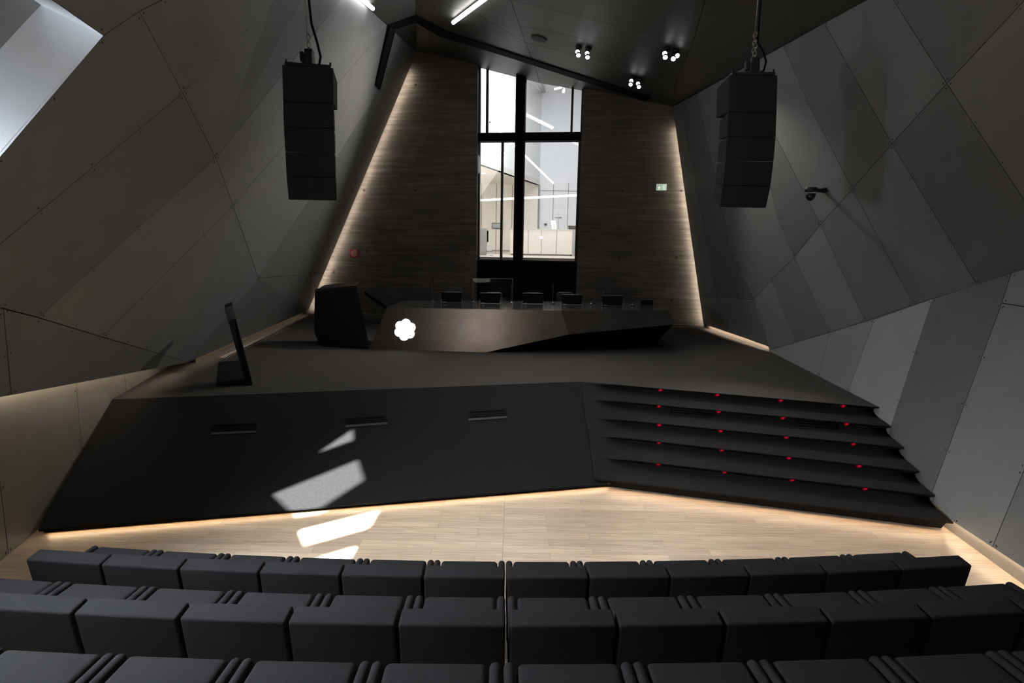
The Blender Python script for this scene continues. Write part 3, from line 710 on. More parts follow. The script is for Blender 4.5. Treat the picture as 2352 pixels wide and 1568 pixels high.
# ------------------------------------------------------------------ air vents in ramp and steps
PRamp = plane(A, L0, B); nRa = toward(PRamp[1], V((0, -1, 1)))
PRamp2 = plane(B, BOT, L0); nRa2 = toward(PRamp2[1], V((0, -1, 1)))
VLIP = flat_mat('vent_lip', (.03, .03, .032), .7)
def vent(q, label, P, n):
    pts = [pl(x, y, P)+n*.006 for x, y in q]
    o = empty('air_vent', sum(pts, V())/4); tag(o, label, 'vent', 'air vents in the carpeted stage front')
    c = sum(pts, V())/4; inn = [p.lerp(c, 0)+((c-p).normalized()*.035) for p in pts]
    bm = bmesh.new()
    for i in range(4): prism(bm, [pts[i], pts[(i+1) % 4], inn[(i+1) % 4], inn[i]], n*.012)
    link('frame', bm, MATBLACK, o)
    bm = bmesh.new(); dn = (pts[3]-pts[0]).normalized(); prism(bm, [pts[3], pts[2], pts[2]+dn*.05, pts[3]+dn*.05], n*.006); link('lower_lip', bm, VLIP, o)
    bm = bmesh.new(); prism(bm, [p+n*.001 for p in inn], n*.002); link('recess', bm, MATBLACK, o)
    for k in range(3):
        t = (k+.5)/3; a = inn[0].lerp(inn[3], t); b = inn[1].lerp(inn[2], t); bm = bmesh.new(); tube(bm, [a+n*.006, b+n*.006], .004, 6); link('slat', bm, MATBLACK, o)
vent([(488, 978), (594, 973), (589, 989), (485, 994)], 'dark slot vent at the left end of the ramp', PRamp, nRa)
vent([(792, 963), (889, 957), (890, 970), (793, 977)], 'black slot vent in the ramp above the sun patches', PRamp, nRa)
vent([(1074, 947), (1163, 942), (1164, 956), (1076, 962)], 'black slot vent in the ramp nearest to the steps', PRamp2, nRa2)
def vent_step(q, label, k):
    pm = [Lp[k].lerp(Rp[k], .35), Lp[k].lerp(Rp[k], .75)]
    pts = []
    for x, y in q:
        # on the plane through the sloping riser of this step
        a = step_pt(k, .3, 4); b = step_pt(k, .8, 4); c = step_pt(k, .3, 5); P = plane(a, b, c); n = toward(P[1], V((0, -1, .5))); pts.append(pl(x, y, P)+n*.012)
    return pts, n
for q, lab, k in [([(1541, 941), (1635, 951), (1633, 962), (1539, 955)], 'dark slot vent in the steps, left one of two', 1), ([(1826, 966), (1923, 975), (1921, 987), (1827, 979)], 'dark slot vent in the steps near the right wall', 1)]:
    pts, n = vent_step(q, lab, k)
    o = empty('air_vent', sum(pts, V())/4); tag(o, lab, 'vent', 'air vents in the carpeted stage front')
    c = sum(pts, V())/4; inn = [p+((c-p).normalized()*.02) for p in pts]
    bm = bmesh.new()
    for i in range(4): prism(bm, [pts[i], pts[(i+1) % 4], inn[(i+1) % 4], inn[i]], n*.008)
    link('frame', bm, MATBLACK, o)
    bm = bmesh.new(); prism(bm, inn, n*.002); link('recess', bm, MATBLACK, o)
    for kk in range(2):
        t = (kk+.5)/2; a = inn[0].lerp(inn[3], t); b = inn[1].lerp(inn[2], t); bm = bmesh.new(); tube(bm, [a+n*.005, b+n*.005], .005, 6); link('slat', bm, BLACK, o)

# ------------------------------------------------------------------ conference desk
ZT = 1.86
f = lambda x, y, z=ZT: az(x, y, z)
b0 = az(850, 801, S); b1 = az(1115, 809, S); cr_b = ay(1306, 768, 12.35); rt_b = ay(1550, 745, 13.15)
t0 = f(888, 706); tm = f(1290, 713.5); t1 = f(1535, 712)
PF0 = plane(b0, b1, tm); t0 = pl(888, 706, PF0); cr_b = pl(1306, 768, PF0); rt_b = pl(1550, 745, plane(cr_b, tm, t1)); bk0 = f(930, 690); bk1 = f(1500, 694); bkr = f(1530, 703)
desk = empty('conference_desk', (b0+b1)/2); tag(desk, 'long angular bronze metal conference desk with a glowing white flower logo on stage', 'desk')
bm = bmesh.new()
bb0 = V((b0.x+.2, b0.y+1.4, S)); bbr = V((rt_b.x-.1, rt_b.y+.8, rt_b.z))
vb = {k: bm.verts.new(p) for k, p in dict(b0=b0, b1=b1, cb=cr_b, rb=rt_b, t0=t0, tm=tm, t1=t1, bk0=bk0, bk1=bk1, bkr=bkr, bb0=bb0).items()}
for fc_ in (('b0', 'b1', 'cb', 'tm', 't0'), ('cb', 'rb', 't1', 'tm'), ('b0', 't0', 'bk0', 'bb0'), ('rb', 'bkr', 't1')):
    bm.faces.new([vb[k] for k in fc_])
link('desk_front', bm, DESKM, desk)
bm = bmesh.new()
tp = [t0, tm, t1, bkr, bk1, bk0]
prism(bm, [p+V((0, 0, .004)) for p in tp], V((0, 0, -.03))); link('desk_top', bm, DESKT, desk)
# dark plinth tapering under the floating end
foot = [az(1116, 810, S), az(1500, 797, S), az(1512, 783, S), az(930, 770, S)]
bm = bmesh.new()
P_ = dict(a=b1+V((.03, .02, 0)), b=foot[1], c=foot[2], d=V((b1.x, b1.y+1.3, S)), e=cr_b+V((0, .01, .02)), f=rt_b+V((-.02, .01, .02)), g=bkr+V((0, 0, -.25)), h=bk0+V((.4, 0, -.3)))
vv = {k: bm.verts.new(p) for k, p in P_.items()}
for fc_ in (('a', 'b', 'f', 'e'), ('b', 'c', 'g', 'f'), ('c', 'd', 'h', 'g'), ('a', 'b', 'c', 'd')):
    bm.faces.new([vv[k] for k in fc_])
link('plinth', bm, MATBLACK, desk)
# lit flower
PF = plane(b0, b1, t0); nF = toward(PF[1], V((0, -1, 0))); fc0 = pl(930.5, 757, PF)
uF = (b1-b0).normalized(); vF = toward(nF.cross(uF).normalized(), V((0, 0, 1)))
bm = bmesh.new(); flower(bm, fc0+nF*.002, uF, vF, 25/F*12.25, nF*.02, rot=PI/2-.12); link('flower_logo', bm, LOGO, desk)

# microphones
def mic(px, py, tall, label):
    p = az(px, py, ZT); o = empty('gooseneck_microphone', p); tag(o, label, 'microphone', 'gooseneck microphones along the desk')
    bm = bmesh.new(); tube(bm, [p+V((0, 0, .0)), p+V((0, 0, .018)), p+V((0, 0, .03))], [.065, .055, .02], 16); link('base', bm, BLACK, o)
    bm = bmesh.new(); tube(bm, [p+V((.0, -.01, .02)), p+V((.01, -.015, .05))], .018, 10); link('switch_collar', bm, CHROME, o)
    h = .42 if tall else .06
    bm = bmesh.new(); n = 6
    pts = [p+V((.0+.0*i, .01*math.sin(i), .045+h*i/n)) for i in range(n+1)]; tube(bm, pts, .0045, 6); link('neck', bm, flat_mat('neck_grey', (.22, .22, .22), .35, .8), o)
    bm = bmesh.new(); e_ = pts[-1]; tube(bm, [e_, e_+V((0, -.02, .05))], [.008, .009], 8); link('head', bm, MATBLACK, o)
for px, py, tl, lb in [(993, 694, 1, 'gooseneck microphone at the far left of the desk'), (1087, 696, 1, 'gooseneck microphone between the first and second monitors from the left'),
                       (1174, 698, 1, 'gooseneck microphone between the second and third monitors from the left'), (1269, 699, 1, 'gooseneck microphone between the third and fourth monitors from the left'),
                       (1357, 701, 0, 'low folded microphone between the fourth and fifth monitors'), (1452, 703, 0, 'low folded microphone beside the small right tablet')]:
    mic(px, py, tl, lb)
# monitors
mons = [(1013, 1062, 672, 697, 'black desk monitor, leftmost on the desk'), (1101, 1150, 674, 699, 'black desk monitor, second from the left'), (1199, 1249, 674.5, 700, 'black desk monitor, third from the left, in front of the black panel'),
        (1289, 1338, 678, 702, 'black desk monitor, fourth from the left, below the window edge'), (1382, 1431, 680, 704, 'black desk monitor, fifth from the left, with a light top edge'), (1471, 1501, 689, 703.5, 'small black tablet display at the right end of the desk')]
EDGE = flat_mat('monitor_edge', (.25, .25, .25), .35, .6)
for x0, x1, y0, y1, lb in mons:
    a = az(x0+1, y1, ZT)+V((0, 0, .006)); b = az(x1-1, y1+.4, ZT)+V((0, 0, .006)); u = (b-a).normalized(); w = (b-a).length; c = (a+b)/2
    h = (y1-y0)/F*c.y*1.02; bkv = V((-u.y, u.x, 0))
    o = empty('desk_monitor', c); tag(o, lb, 'monitor', 'monitors on the conference desk')
    tilt = bkv*(-.03); 
    bm = bmesh.new(); prism(bm, [a+V((0, 0, .025)), b+V((0, 0, .025)), b+V((0, 0, h))+bkv*.03, a+V((0, 0, h))+bkv*.03], bkv*.02); link('screen_back', bm, MATBLACK, o)
    bm = bmesh.new(); prism(bm, [a+V((0, 0, h))+bkv*.03, b+V((0, 0, h))+bkv*.03, b+V((0, 0, h+.008))+bkv*.032, a+V((0, 0, h+.008))+bkv*.032], bkv*.022); link('top_edge', bm, EDGE, o)
    if w > .4:
        for q in (a, b): bm = bmesh.new(); prism(bm, [q-u*.006, q+u*.006, q+u*.006+V((0, 0, .09)), q-u*.006+V((0, 0, .09))], bkv*.03); link('side_bracket', bm, EDGE, o)
        bm = bmesh.new(); q = a+u*.07-bkv*.01; box(bm, q+V((0, 0, .03)), (.07, .012, .018)); link('handle', bm, EDGE, o)
    bm = bmesh.new(); prism(bm, [a+bkv*.0, b+bkv*.0, b+bkv*.12, a+bkv*.12], V((0, 0, .012))); link('base_plate', bm, BLACK, o)
# clear screens
def screen(pxa, pxb, pyt, pyb, label):
    a = az(pxa, pyb, ZT)+V((0, 0, .006)); b = az(pxb, pyb, ZT)+V((0, 0, .006)); h = (pyb-pyt)/F*a.y*1.02; o = empty('clear_screen', (a+b)/2); tag(o, label, 'screen', 'clear protective screens on the desk')
    bm = bmesh.new(); prism(bm, [a, b, b+V((0, 0, h)), a+V((0, 0, h))], V((.001, .008, 0))); link('pane', bm, ACRYL, o)
    bm = bmesh.new(); tube(bm, [a+V((0, 0, h)), b+V((0, 0, h))], .005, 6); link('top_edge', bm, EDGE, o)
    bm = bmesh.new(); tube(bm, [a, a+V((0, 0, h))], .004, 6); tube(bm, [b, b+V((0, 0, h))], .004, 6); link('side_edge', bm, EDGE, o)
screen(1086, 1177, 641, 695, 'clear upright protective screen on the desk, before the second monitor')
# chairs behind the desk
CH = flat_mat('chair_leather', (.018, .018, .02), .45)
proto = None
for px, py, lb in [(1040, 662, 'black office chair behind the leftmost monitor'), (1134, 673, 'black office chair behind the second monitor from the left'), (1226, 674, 'black office chair behind the third monitor from the left'), (1301, 673, 'black office chair behind the fourth monitor from the left'), (1408, 672, 'black office chair behind the fifth monitor, showing above it')]:
    p = ay(px, py, 15.2 if px < 1150 else 14.9); H = p.z-S
    o = empty('office_chair', (p.x, p.y, S+.001), .02); tag(o, lb, 'chair', 'office chairs behind the desk'); 
    bm = bmesh.new(); box(bm, (0, 0, .48), (.5, .5, .09)); link('seat', bm, CH, o, bevel=.03, world=False)
    bm = bmesh.new(); 
    prism(bm, [V((-.24, .24, .55)), V((.24, .24, .55)), V((.22, .28, H-.04)), V((.17, .28, H)), V((-.17, .28, H)), V((-.22, .28, H-.04))], V((0, .06, 0))); link('backrest', bm, CH, o, bevel=.015, world=False)
    bm = bmesh.new(); tube(bm, [(0, 0, .06), (0, 0, .46)], .03, 10); link('column', bm, BLACK, o, world=False)
    bm = bmesh.new()
    for k in range(5): a_ = 2*PI*k/5; tube(bm, [(0, 0, .09), (.28*math.cos(a_), .28*math.sin(a_), .05), (.3*math.cos(a_), .3*math.sin(a_), 0)], [.025, .018, .02], 8)
    link('star_base', bm, BLACK, o, world=False)
    for s in (-1, 1):
        bm = bmesh.new(); tube(bm, [(s*.27, .2, .5), (s*.29, .2, .68), (s*.29, -.12, .69)], .016, 8); link('armrest', bm, BLACK, o, world=False)

# ------------------------------------------------------------------ big angular lectern, side slab and left lectern
lec = empty('lectern', az(780, 800, S)); tag(lec, 'wide black angular lectern standing left of the bronze desk', 'lectern')
ft = [az(735, 793, S), az(850, 801.5, S)]
FR = [ft[0], ft[1], ay(820, 659, ft[1].y+.28), ay(724, 667, ft[0].y+.12), ay(722.5, 765, ft[0].y+.02)]
dv = V((-.2, .55, 0))
bm = bmesh.new(); prism(bm, FR, dv); link('body', bm, LECT, lec, bevel=.008)
bm = bmesh.new(); q = FR[3]; r = FR[2]
prism(bm, [q+V((.03, .04, .005)), r+V((-.03, .04, .005)), r+V((-.05, .5, .07)), q+V((.05, .5, .07))], V((0, 0, .02))); link('reading_top', bm, BLACK, lec)
bm = bmesh.new(); cc = az(790, 792, S); poly_ = [az(738, 796, S)+V((0, .05, 0)), az(846, 803, S)+V((0, .05, 0)), az(846, 790, S)+V((0, .3, 0)), az(742, 784, S)+V((0, .3, 0))]
prism(bm, poly_, V((0, 0, .03))); link('plinth', bm, MATBLACK, lec)
# leaning board between lectern and desk end
lb_ = [ay(837, 668, 15.6), ay(868, 655, 15.9), ay(916, 697, 15.9), ay(894, 707, 15.6)]
bm = bmesh.new(); ldb = empty('leaning_board', (lb_[3].x, lb_[3].y, S)); tag(ldb, 'dark slanted board behind the gap between lectern and desk', 'board')
prism(bm, [lb_[0], lb_[1], lb_[2], lb_[3]], V((.04, .08, -.05))); link('board_face', bm, LECT, ldb)
bm = bmesh.new(); prism(bm, [lb_[0], lb_[3], lb_[3]+V((-.03, .0, -.09)), lb_[0]+V((-.0, .0, -.10))], V((.02, .10, 0))); link('board_shadow_edge', bm, MATBLACK, ldb)  # black strip made for the shadow along the board's lower side
bm = bmesh.new(); e_ = lb_[3]; tube(bm, [V((e_.x+.05, e_.y+.1, S)), V((e_.x+.05, e_.y+.1, e_.z-.02))], .05, 10); e_ = lb_[0].lerp(lb_[3], .45); tube(bm, [V((e_.x+.6, e_.y+.12, S)), V((e_.x+.1, e_.y+.12, e_.z-.03))], .03, 8); link('support', bm, MATBLACK, ldb)

l2 = empty('slim_lectern', az(550, 880, S)); tag(l2, 'slim leaning black lectern panel on the left side of the stage', 'lectern')
yb = az(580, 885, S); yb0 = az(565, 886, S)
top = [ay(516, 708, yb.y+.1), ay(533, 701, yb.y+.1+.12)]
bm = bmesh.new(); hull8(bm, [yb0, yb, yb+V((-.19, .40, 0)), yb0+V((-.19, .40, 0))], [top[0], top[1], top[1]+V((-.16, .32, .02)), top[0]+V((-.16, .32, .02))]); link('leaning_panel', bm, MATBLACK, l2)
bm = bmesh.new(); t_ = .17; a_ = top[0].lerp(yb0, t_); b_ = top[1].lerp(yb, t_); prism(bm, [top[0]+V((-.002, -.008, 0)), top[1]+V((.002, -.008, 0)), b_+V((.002, -.008, 0)), a_+V((-.002, -.008, 0))], V((0, .01, 0))); link('top_inlay', bm, LECT, l2)
bq = [az(497, 887, S), az(566, 883, S), az(556, 828, S), az(503, 832, S)]
bm = bmesh.new(); prism(bm, bq, V((0, 0, .012))); link('base_plate', bm, MATBLACK, l2, bevel=.003)

# ------------------------------------------------------------------ hanging line-array speakers
def array_speaker(px_l, px_r, py_rows, side, label, Y=7.5):
    # rows: front-face edges, top to bottom (left px, right px, py)
    pts = [(ay(l, y, Y+dy), ay(r, y2, Y+dy)) for l, r, y, y2, dy in py_rows]
    root = empty('line_array_speaker', (pts[0][0]+pts[0][1])/2); tag(root, label, 'speaker')
    dep = V((0, .48, 0)); n = len(pts)-1
    for i in range(n):
        a, b = pts[i]; c, d = pts[i+1]; g = .0015
        up_ = (a-c).normalized(); fl = 1 if i else 1
        a, b, c, d = a-up_*g, b-up_*g, c+up_*g, d+up_*g
        fn = (b-a).cross(a-c).normalized(); fn = toward(fn, V((0, 1, 0))); inw = (b-a).normalized()
        dd = .50 if i == 0 else .44; tp_ = .02 if i == 0 else .05; fn = (fn+V((-.16 if side < 0 else 0, 0, 0))).normalized()
        bt = [c, d, d+fn*dd-inw*tp_+up_*.03, c+fn*dd+inw*tp_+up_*.03]; tt_ = [a, b, b+fn*dd-inw*tp_-up_*.03, a+fn*dd+inw*tp_-up_*.03]
        bm = bmesh.new(); hull8(bm, bt, tt_); cabn = link('cabinet', bm, SPK, root, bevel=.006)
        bm = bmesh.new(); k = .012; cc_ = (a+b+c+d)/4
        q = [c.lerp(cc_, .03), d.lerp(cc_, .03), b.lerp(cc_, .03), a.lerp(cc_, .03)]
        prism(bm, [p-fn*.006 for p in q], fn*.008); link('grille', bm, LECT if side < 0 else SPK, cabn)
    a, b = pts[0]
    bm = bmesh.new(); sk = -.10 if side < 0 else 0; hull8(bm, [a+V((.03, .0, .0)), b+V((-.03, .0, .0)), b+V((-.03+sk, .46, -.02)), a+V((.03+sk, .46, -.02))], [a+V((.03, .0, .035)), b+V((-.03, .0, .035)), b+V((-.03+sk, .46, .02)), a+V((.03+sk, .46, .02))]); link('flying_frame', bm, BLACK, root)
    for q in (a+V((.04, .03, .03)), b+V((-.04, .03, .03))): bm = bmesh.new(); tube(bm, [q, q+V((0, 0, .04))], .012, 8); link('lug', bm, BLACK, root)
    return root, pts
spL, pL_ = array_speaker(0, 0, [(648, 765, 148, 156, 0), (650, 765.5, 235, 238, 0), (651.5, 767, 292, 295, .01), (655, 768.5, 348, 352, .03), (658, 770, 405, 407, .07), (663, 773.5, 459, 461, .14)], -1, 'black hanging line array speaker in front of the left wall')
spR, pR_ = array_speaker(0, 0, [(1676, 1786, 172, 172, 0), (1673, 1784, 257, 258, 0), (1670, 1782, 314, 315, .01), (1666, 1777, 371, 371, .03), (1660, 1770, 426, 427, .07), (1653, 1759, 476, 478, .14)], 1, 'black hanging line array speaker in front of the right wall')
def hoist(root, pts, ctr_px, ztop, label, chain_len, cable):
    c = (pts[0][0]+pts[0][1])/2+V((0, .25, 0)); x = ay(ctr_px, 150, c.y).x; c = V((x, c.y, c.z+.06))
    o = empty('chain_hoist', c); tag(o, label, 'hoist')
    bm = bmesh.new(); box(bm, c+V((0, 0, .07)), (.12, .14, .16)); box(bm, c+V((.01, 0, .17)), (.10, .11, .08)); box(bm, c+V((-.08, 0, .12)), (.05, .08, .12)); link('hoist_body', bm, BLACK, o, bevel=.012)
    z = c.z+.22; i = 0
    while z < c.z+.22+chain_len:
        bm = bmesh.new(); torus(bm, (c.x+(.006 if i % 2 else -.006), c.y, z), .022, .006, V((0, 1, 0)) if i % 2 else V((1, .3, 0)), (1, 1.6, 1)) ; link('chain_link', bm, EDGE, o); z += .045; i += 1
    bm = bmesh.new(); tube(bm, [(c.x-.01, c.y, z-.02), (c.x-.01, c.y, ztop)], .006, 6); link('steel_cable', bm, EDGE, o)
    bm = bmesh.new()
    if cable: tube(bm, [(c.x+.13, c.y-.03, c.z-.02), (c.x+.16, c.y-.03, c.z+.12), (c.x+.12, c.y-.03, c.z+.30), (c.x+.05, c.y, c.z+.52), (c.x+.03, c.y, c.z+.8), (c.x+.02, c.y, ztop)], .016, 8)
    else: tube(bm, [(c.x+.02, c.y-.05, c.z), (c.x+.12, c.y-.05, c.z+.05), (c.x+.14, c.y-.05, c.z+.16), (c.x+.09, c.y-.05, c.z+.28), (c.x+.03, c.y, c.z+.40), (c.x+.02, c.y, ztop)], .013, 8)
    link('power_cable', bm, MATBLACK, o)
hoist(spL, pL_, 710, 6.85, 'black chain hoist and cable above the left hanging speaker', .22, True)
hoist(spR, pR_, 1730, onC(3.2, 7.8).z-.03, 'black chain hoist and looped cable above the right hanging speaker', .30, False)

# ------------------------------------------------------------------ dome camera on the right wall
dc = pl(1899, 436, PR)+nR*.07; o = empty('dome_camera', dc); tag(o, 'black dome camera on a bracket on the right wall', 'camera')
dm = ay(1863, 436, dc.y-.25)
bm = bmesh.new(); tube(bm, [dc-nR*.055, dc], .045, 12); link('wall_plate', bm, BLACK, o)
bm = bmesh.new(); tube(bm, [dc, dm], .035, 10); link('bracket', bm, BLACK, o)
bm = bmesh.new(); tube(bm, [dm+V((0, 0, .04)), dm+V((0, 0, -.03))], [.09, .10], 20); link('housing', bm, BLACK, o)
bm = bmesh.new(); tube(bm, [dm+V((0, 0, -.03+-.12*math.sin(t)))+V((0, 0, -.03)) for t in [0, .3, .6, .9, 1.2, 1.5]], [.08*math.cos(t)+.002 for t in [0, .3, .6, .9, 1.2, 1.5]], 20); link('dome', bm, flat_mat('smoked_dome', (.01, .01, .01), .12), o)

# ------------------------------------------------------------------ ceiling fittings
def slot(bm, q, P, n, t=.03, o=.002):
    prism(bm, [pl(x, y, P)+n*o for x, y in q], n*t)
tr = empty('ceiling_track', pl(955, 42, PC)); tag(tr, 'long black track bent along the ceiling and down the left wall', 'track')
PC2 = plane(T, m0, TT); nC2 = toward(PC2[1], V((0, 0, -1)))
bm = bmesh.new(); slot(bm, [(857, 192), (868, 204), (903, 66), (890, 57)], PL, nL, .05, .015); link('wall_section', bm, MATBLACK, tr)
bm = bmesh.new(); slot(bm, [(890, 57), (903, 66), (955, 49), (954, 34)], PC2, nC2); link('corner_section', bm, MATBLACK, tr)
bm = bmesh.new(); slot(bm, [(954, 34), (955, 49), (1010, 81), (1025, 70)], PC, nC); slot(bm, [(1025, 70), (1010, 81), (1178, 132), (1484, 231), (1493, 222), (1178, 121)], PC, nC); link('ceiling_section', bm, MATBLACK, tr)
o = empty('ceiling_speaker', C3((1238, 88))); tag(o, 'round dark recessed speaker grille in the ceiling', 'ceiling speaker')
c = C3((1238, 88)); bm = bmesh.new(); tube(bm, [c, c+nC*.02], .19, 28); link('rim', bm, BLACK, o); bm = bmesh.new(); tube(bm, [c+nC*.02, c+nC*.024], .17, 28); link('grille', bm, flat_mat('grille_dark', (.03, .028, .026), .7), o)
def tubelamp(pa, pb, P, n, label, r=.042):
    a = pl(*pa, P)+n*.09; b = pl(*pb, P)+n*.09; o = empty('tube_light', (a+b)/2); tag(o, label, 'tube light', 'white tube lights under the ceiling')
    bm = bmesh.new(); tube(bm, [a, b], r, 12); link('diffuser', bm, TUBE, o)
    d = (b-a).normalized(); bm = bmesh.new(); tube(bm, [a-d*.01+n*-.05, b+d*.01+n*-.05], .02, 6); link('mounting_rail', bm, BLACK, o)
tubelamp((1043, 42), (1163, -50), PC, nC, 'white tube light on the ceiling above the tall window')
tubelamp((846, 14), (775, -45), PL, nL, 'white tube light high on the left wall beside the black track', .035)
# twin spots
spots = [((1330, 107), (1331, 128), (-1, .2), 'leftmost twin spotlight on the ceiling'), ((1352, 110), (1350, 129), (-.3, .2), 'twin spotlight right beside the leftmost ceiling one'),
         ((1533, 110), (1527, 132), (-.4, .1), 'twin spotlight at the left of the right-hand ceiling pair'), ((1553, 115), (1547, 137), (.9, .1), 'rightmost twin spotlight on the ceiling'),
         ((1456, 176), (1449, 195), (-.5, .1), 'twin spotlight at the left of the lowest ceiling pair'), ((1471, 180), (1466, 200), (-.2, .1), 'twin spotlight at the right of the lowest ceiling pair')]
heads = [[(1326.5, 119), (1328.5, 127)], [(1348.5, 122.5), (1349.5, 131.5)], [(1527, 123), (1528, 131.5)], [(1555.5, 128), (1546.5, 135)], [(1450, 186), (1448.5, 194)], [(1465.5, 192), (1467.5, 199.5)]]
for (a, b, dr, lb), hs in zip(spots, heads):
    base = C3(a); o = empty('twin_spotlight', base); tag(o, lb, 'spotlight', 'twin spotlights on the ceiling')
    bm = bmesh.new(); tube(bm, [base, base+nC*.05], .07, 14); link('ceiling_mount', bm, BLACK, o)
    for hx, hy in hs:
        lens = ay(hx, hy, base.y-.08); st_ = base+nC*.06
        aim = (lens-st_).normalized(); aim = (aim+V((0, -.35, -.1))).normalized()
        bm = bmesh.new(); tube(bm, [lens-aim*.17, lens-aim*.15, lens], [.03, .05, .052], 14); tube(bm, [st_, lens-aim*.12], .015, 6); hd = link('lamp_head', bm, BLACK, o)
        bm = bmesh.new(); tube(bm, [lens, lens+aim*.006], .046, 14); link('lens', bm, SPOTL, hd)
# signs
sg = empty('exit_sign', Wp(1519, 430)-WN*.03); tag(sg, 'green and white exit sign with an arrow on the concrete wall', 'sign')
a = Wp(1508, 423); b = Wp(1530, 437); s0, z1_ = sz(a); s1, z0_ = sz(b)
def Wq(s, z, d): return W2(s, z)-WN*d
bm = bmesh.new(); prism(bm, [Wq(s0, z0_, .05), Wq(s1, z0_, .05), Wq(s1, z1_, .05), Wq(s0, z1_, .05)], WN*.05); link('housing', bm, emit_mat('exit_case', (.75, .9, .75), .55), sg)
GR = emit_mat('exit_green', (.18, .42, .22), .42); GW = emit_mat('exit_white', (.8, 1, .8), .8)
w = s1-s0; h = z1_-z0_
bm = bmesh.new()
for u0, u1 in ((.06, .48), (.52, .94)): prism(bm, [Wq(s0+w*u0, z0_+h*.1, .054), Wq(s0+w*u1, z0_+h*.1, .054), Wq(s0+w*u1, z0_+h*.9, .054), Wq(s0+w*u0, z0_+h*.9, .054)], WN*.003)
link('green_field', bm, GR, sg)
bm = bmesh.new(); cx = s0+w*.27
def Wpoly(pts, d): prism(bm, [Wq(s0+w*x, z0_+h*y, d) for x, y in pts], WN*.002)
Wpoly([(.24, .8), (.30, .8), (.30, .45), (.38, .55), (.42, .48), (.27, .15), (.12, .48), (.16, .55), (.24, .45)], .058)
link('arrow', bm, GW, sg)
bm = bmesh.new()
Wpoly([(.66, .15), (.86, .15), (.86, .85), (.80, .85), (.80, .25), (.66, .25)], .058)
Wpoly([(.60, .7), (.68, .75), (.74, .62), (.70, .45), (.74, .3), (.68, .2), (.66, .42), (.58, .38), (.62, .55)], .058)
link('running_figure', bm, GW, sg)
hs_ = empty('hose_reel_sign', Wp(814, 581)-WN*.02); tag(hs_, 'small red fire hose sign with a white spiral on the concrete wall', 'sign')
a = Wp(805, 572); b = Wp(824, 590); s0, z1_ = sz(a); s1, z0_ = sz(b); 
bm = bmesh.new(); prism(bm, [Wq(s0, z0_, .012), Wq(s1, z0_, .012), Wq(s1, z1_, .012), Wq(s0, z1_, .012)], WN*.012); link('plate', bm, flat_mat('sign_red', (.30, .008, .014), .4), hs_)
bm = bmesh.new(); cs, cz = (s0+s1)/2-.01, (z0_+z1_)/2-.005; pts = []
R_ = (s1-s0)*.42
for k in range(90):
    t = k/89*3.25*2*PI; r = R_*(.12+.88*t/(3.25*2*PI)); aa = t; pts.append(Wq(cs+r*math.cos(aa), cz+r*math.sin(aa), .016))
pts.append(Wq(s1-.01, cz+R_, .016))
tube(bm, pts, .0055, 5); link('hose_spiral', bm, flat_mat('sign_white', (.5, .42, .42), .5), hs_)

# ------------------------------------------------------------------ auditorium seats
def rounded(name, dims, c, r, parent, rot=None, seg=4, mat=FABRIC, puff=0):
    bm = bmesh.new(); box(bm, (0, 0, 0), dims)
    bmesh.ops.bevel(bm, geom=list(bm.edges), offset=r, segments=seg, affect='EDGES', profile=.5)
    m = Matrix.Translation(V(c))
    if rot is not None: m = m @ rot
    bmesh.ops.transform(bm, matrix=m, verts=bm.verts)
    o = link(name, bm, mat, parent, smooth=True, world=False); return o
seat = empty('auditorium_seat', (0, 0, 0))
TB = math.radians(8)
# origin: under the front edge of the backrest top; +y toward the stage
Rb = Matrix.Rotation(TB, 4, 'X')          # top leans away from the stage
bkH = .60; zc_ = .84-bkH/2
rounded('backrest', (.588, .13, bkH), (0, -.065+math.sin(TB)*bkH/2-.0, .84-bkH/2*math.cos(TB)), .017, seat, Rb)
rounded('seat_cushion', (.466, .46, .17), (0, .245, .61-.085), .03, seat)
for s in (-1, 1): rounded('armrest', (.054, .47, .30), (s*.267, .245, .615-.15), .026, seat, seg=5)
bm = bmesh.new(); box(bm, (0, .15, .16), (.5, .05, .32)); box(bm, (0, .15, .01), (.5, .3, .02)); link('pedestal', bm, BLACK, seat, world=False)
RR = 32.0
rows = [(3.9, 0.0, -.015, 6, 'front'), (2.94, .315, .0, 6, 'second'), (1.84, .72, -.01, 5, 'third')]
order = ['next to the centre gap', 'second from the centre gap', 'third from the centre gap', 'fourth from the centre gap', 'fifth from the centre gap', 'sixth from the centre gap']
src = seat; used = False
for Y0, z0, xc_, n, rn in rows:
    pit = {'front': .5965, 'second': .602, 'third': .597}[rn]
    for side in (-1, 1):
        for i in range(n):
            s = side*(pit*(i+.5)+.004); ph = s/RR+.0194
            x = xc_+s; y = Y0+s*s/(2*RR)+.0194*s
            if not used: o = seat; used = True
            else: o = dup(seat)
            o.location = (x, y, z0); o.rotation_euler = (0, 0, ph)
            end = ', row end' if (rn == 'front' and i == n-1) else ''
            tag(o, 'charcoal fabric seat, %s row, %s, %s half%s' % (rn, order[i], 'left' if side < 0 else 'right', end), 'seat', 'charcoal auditorium seats')

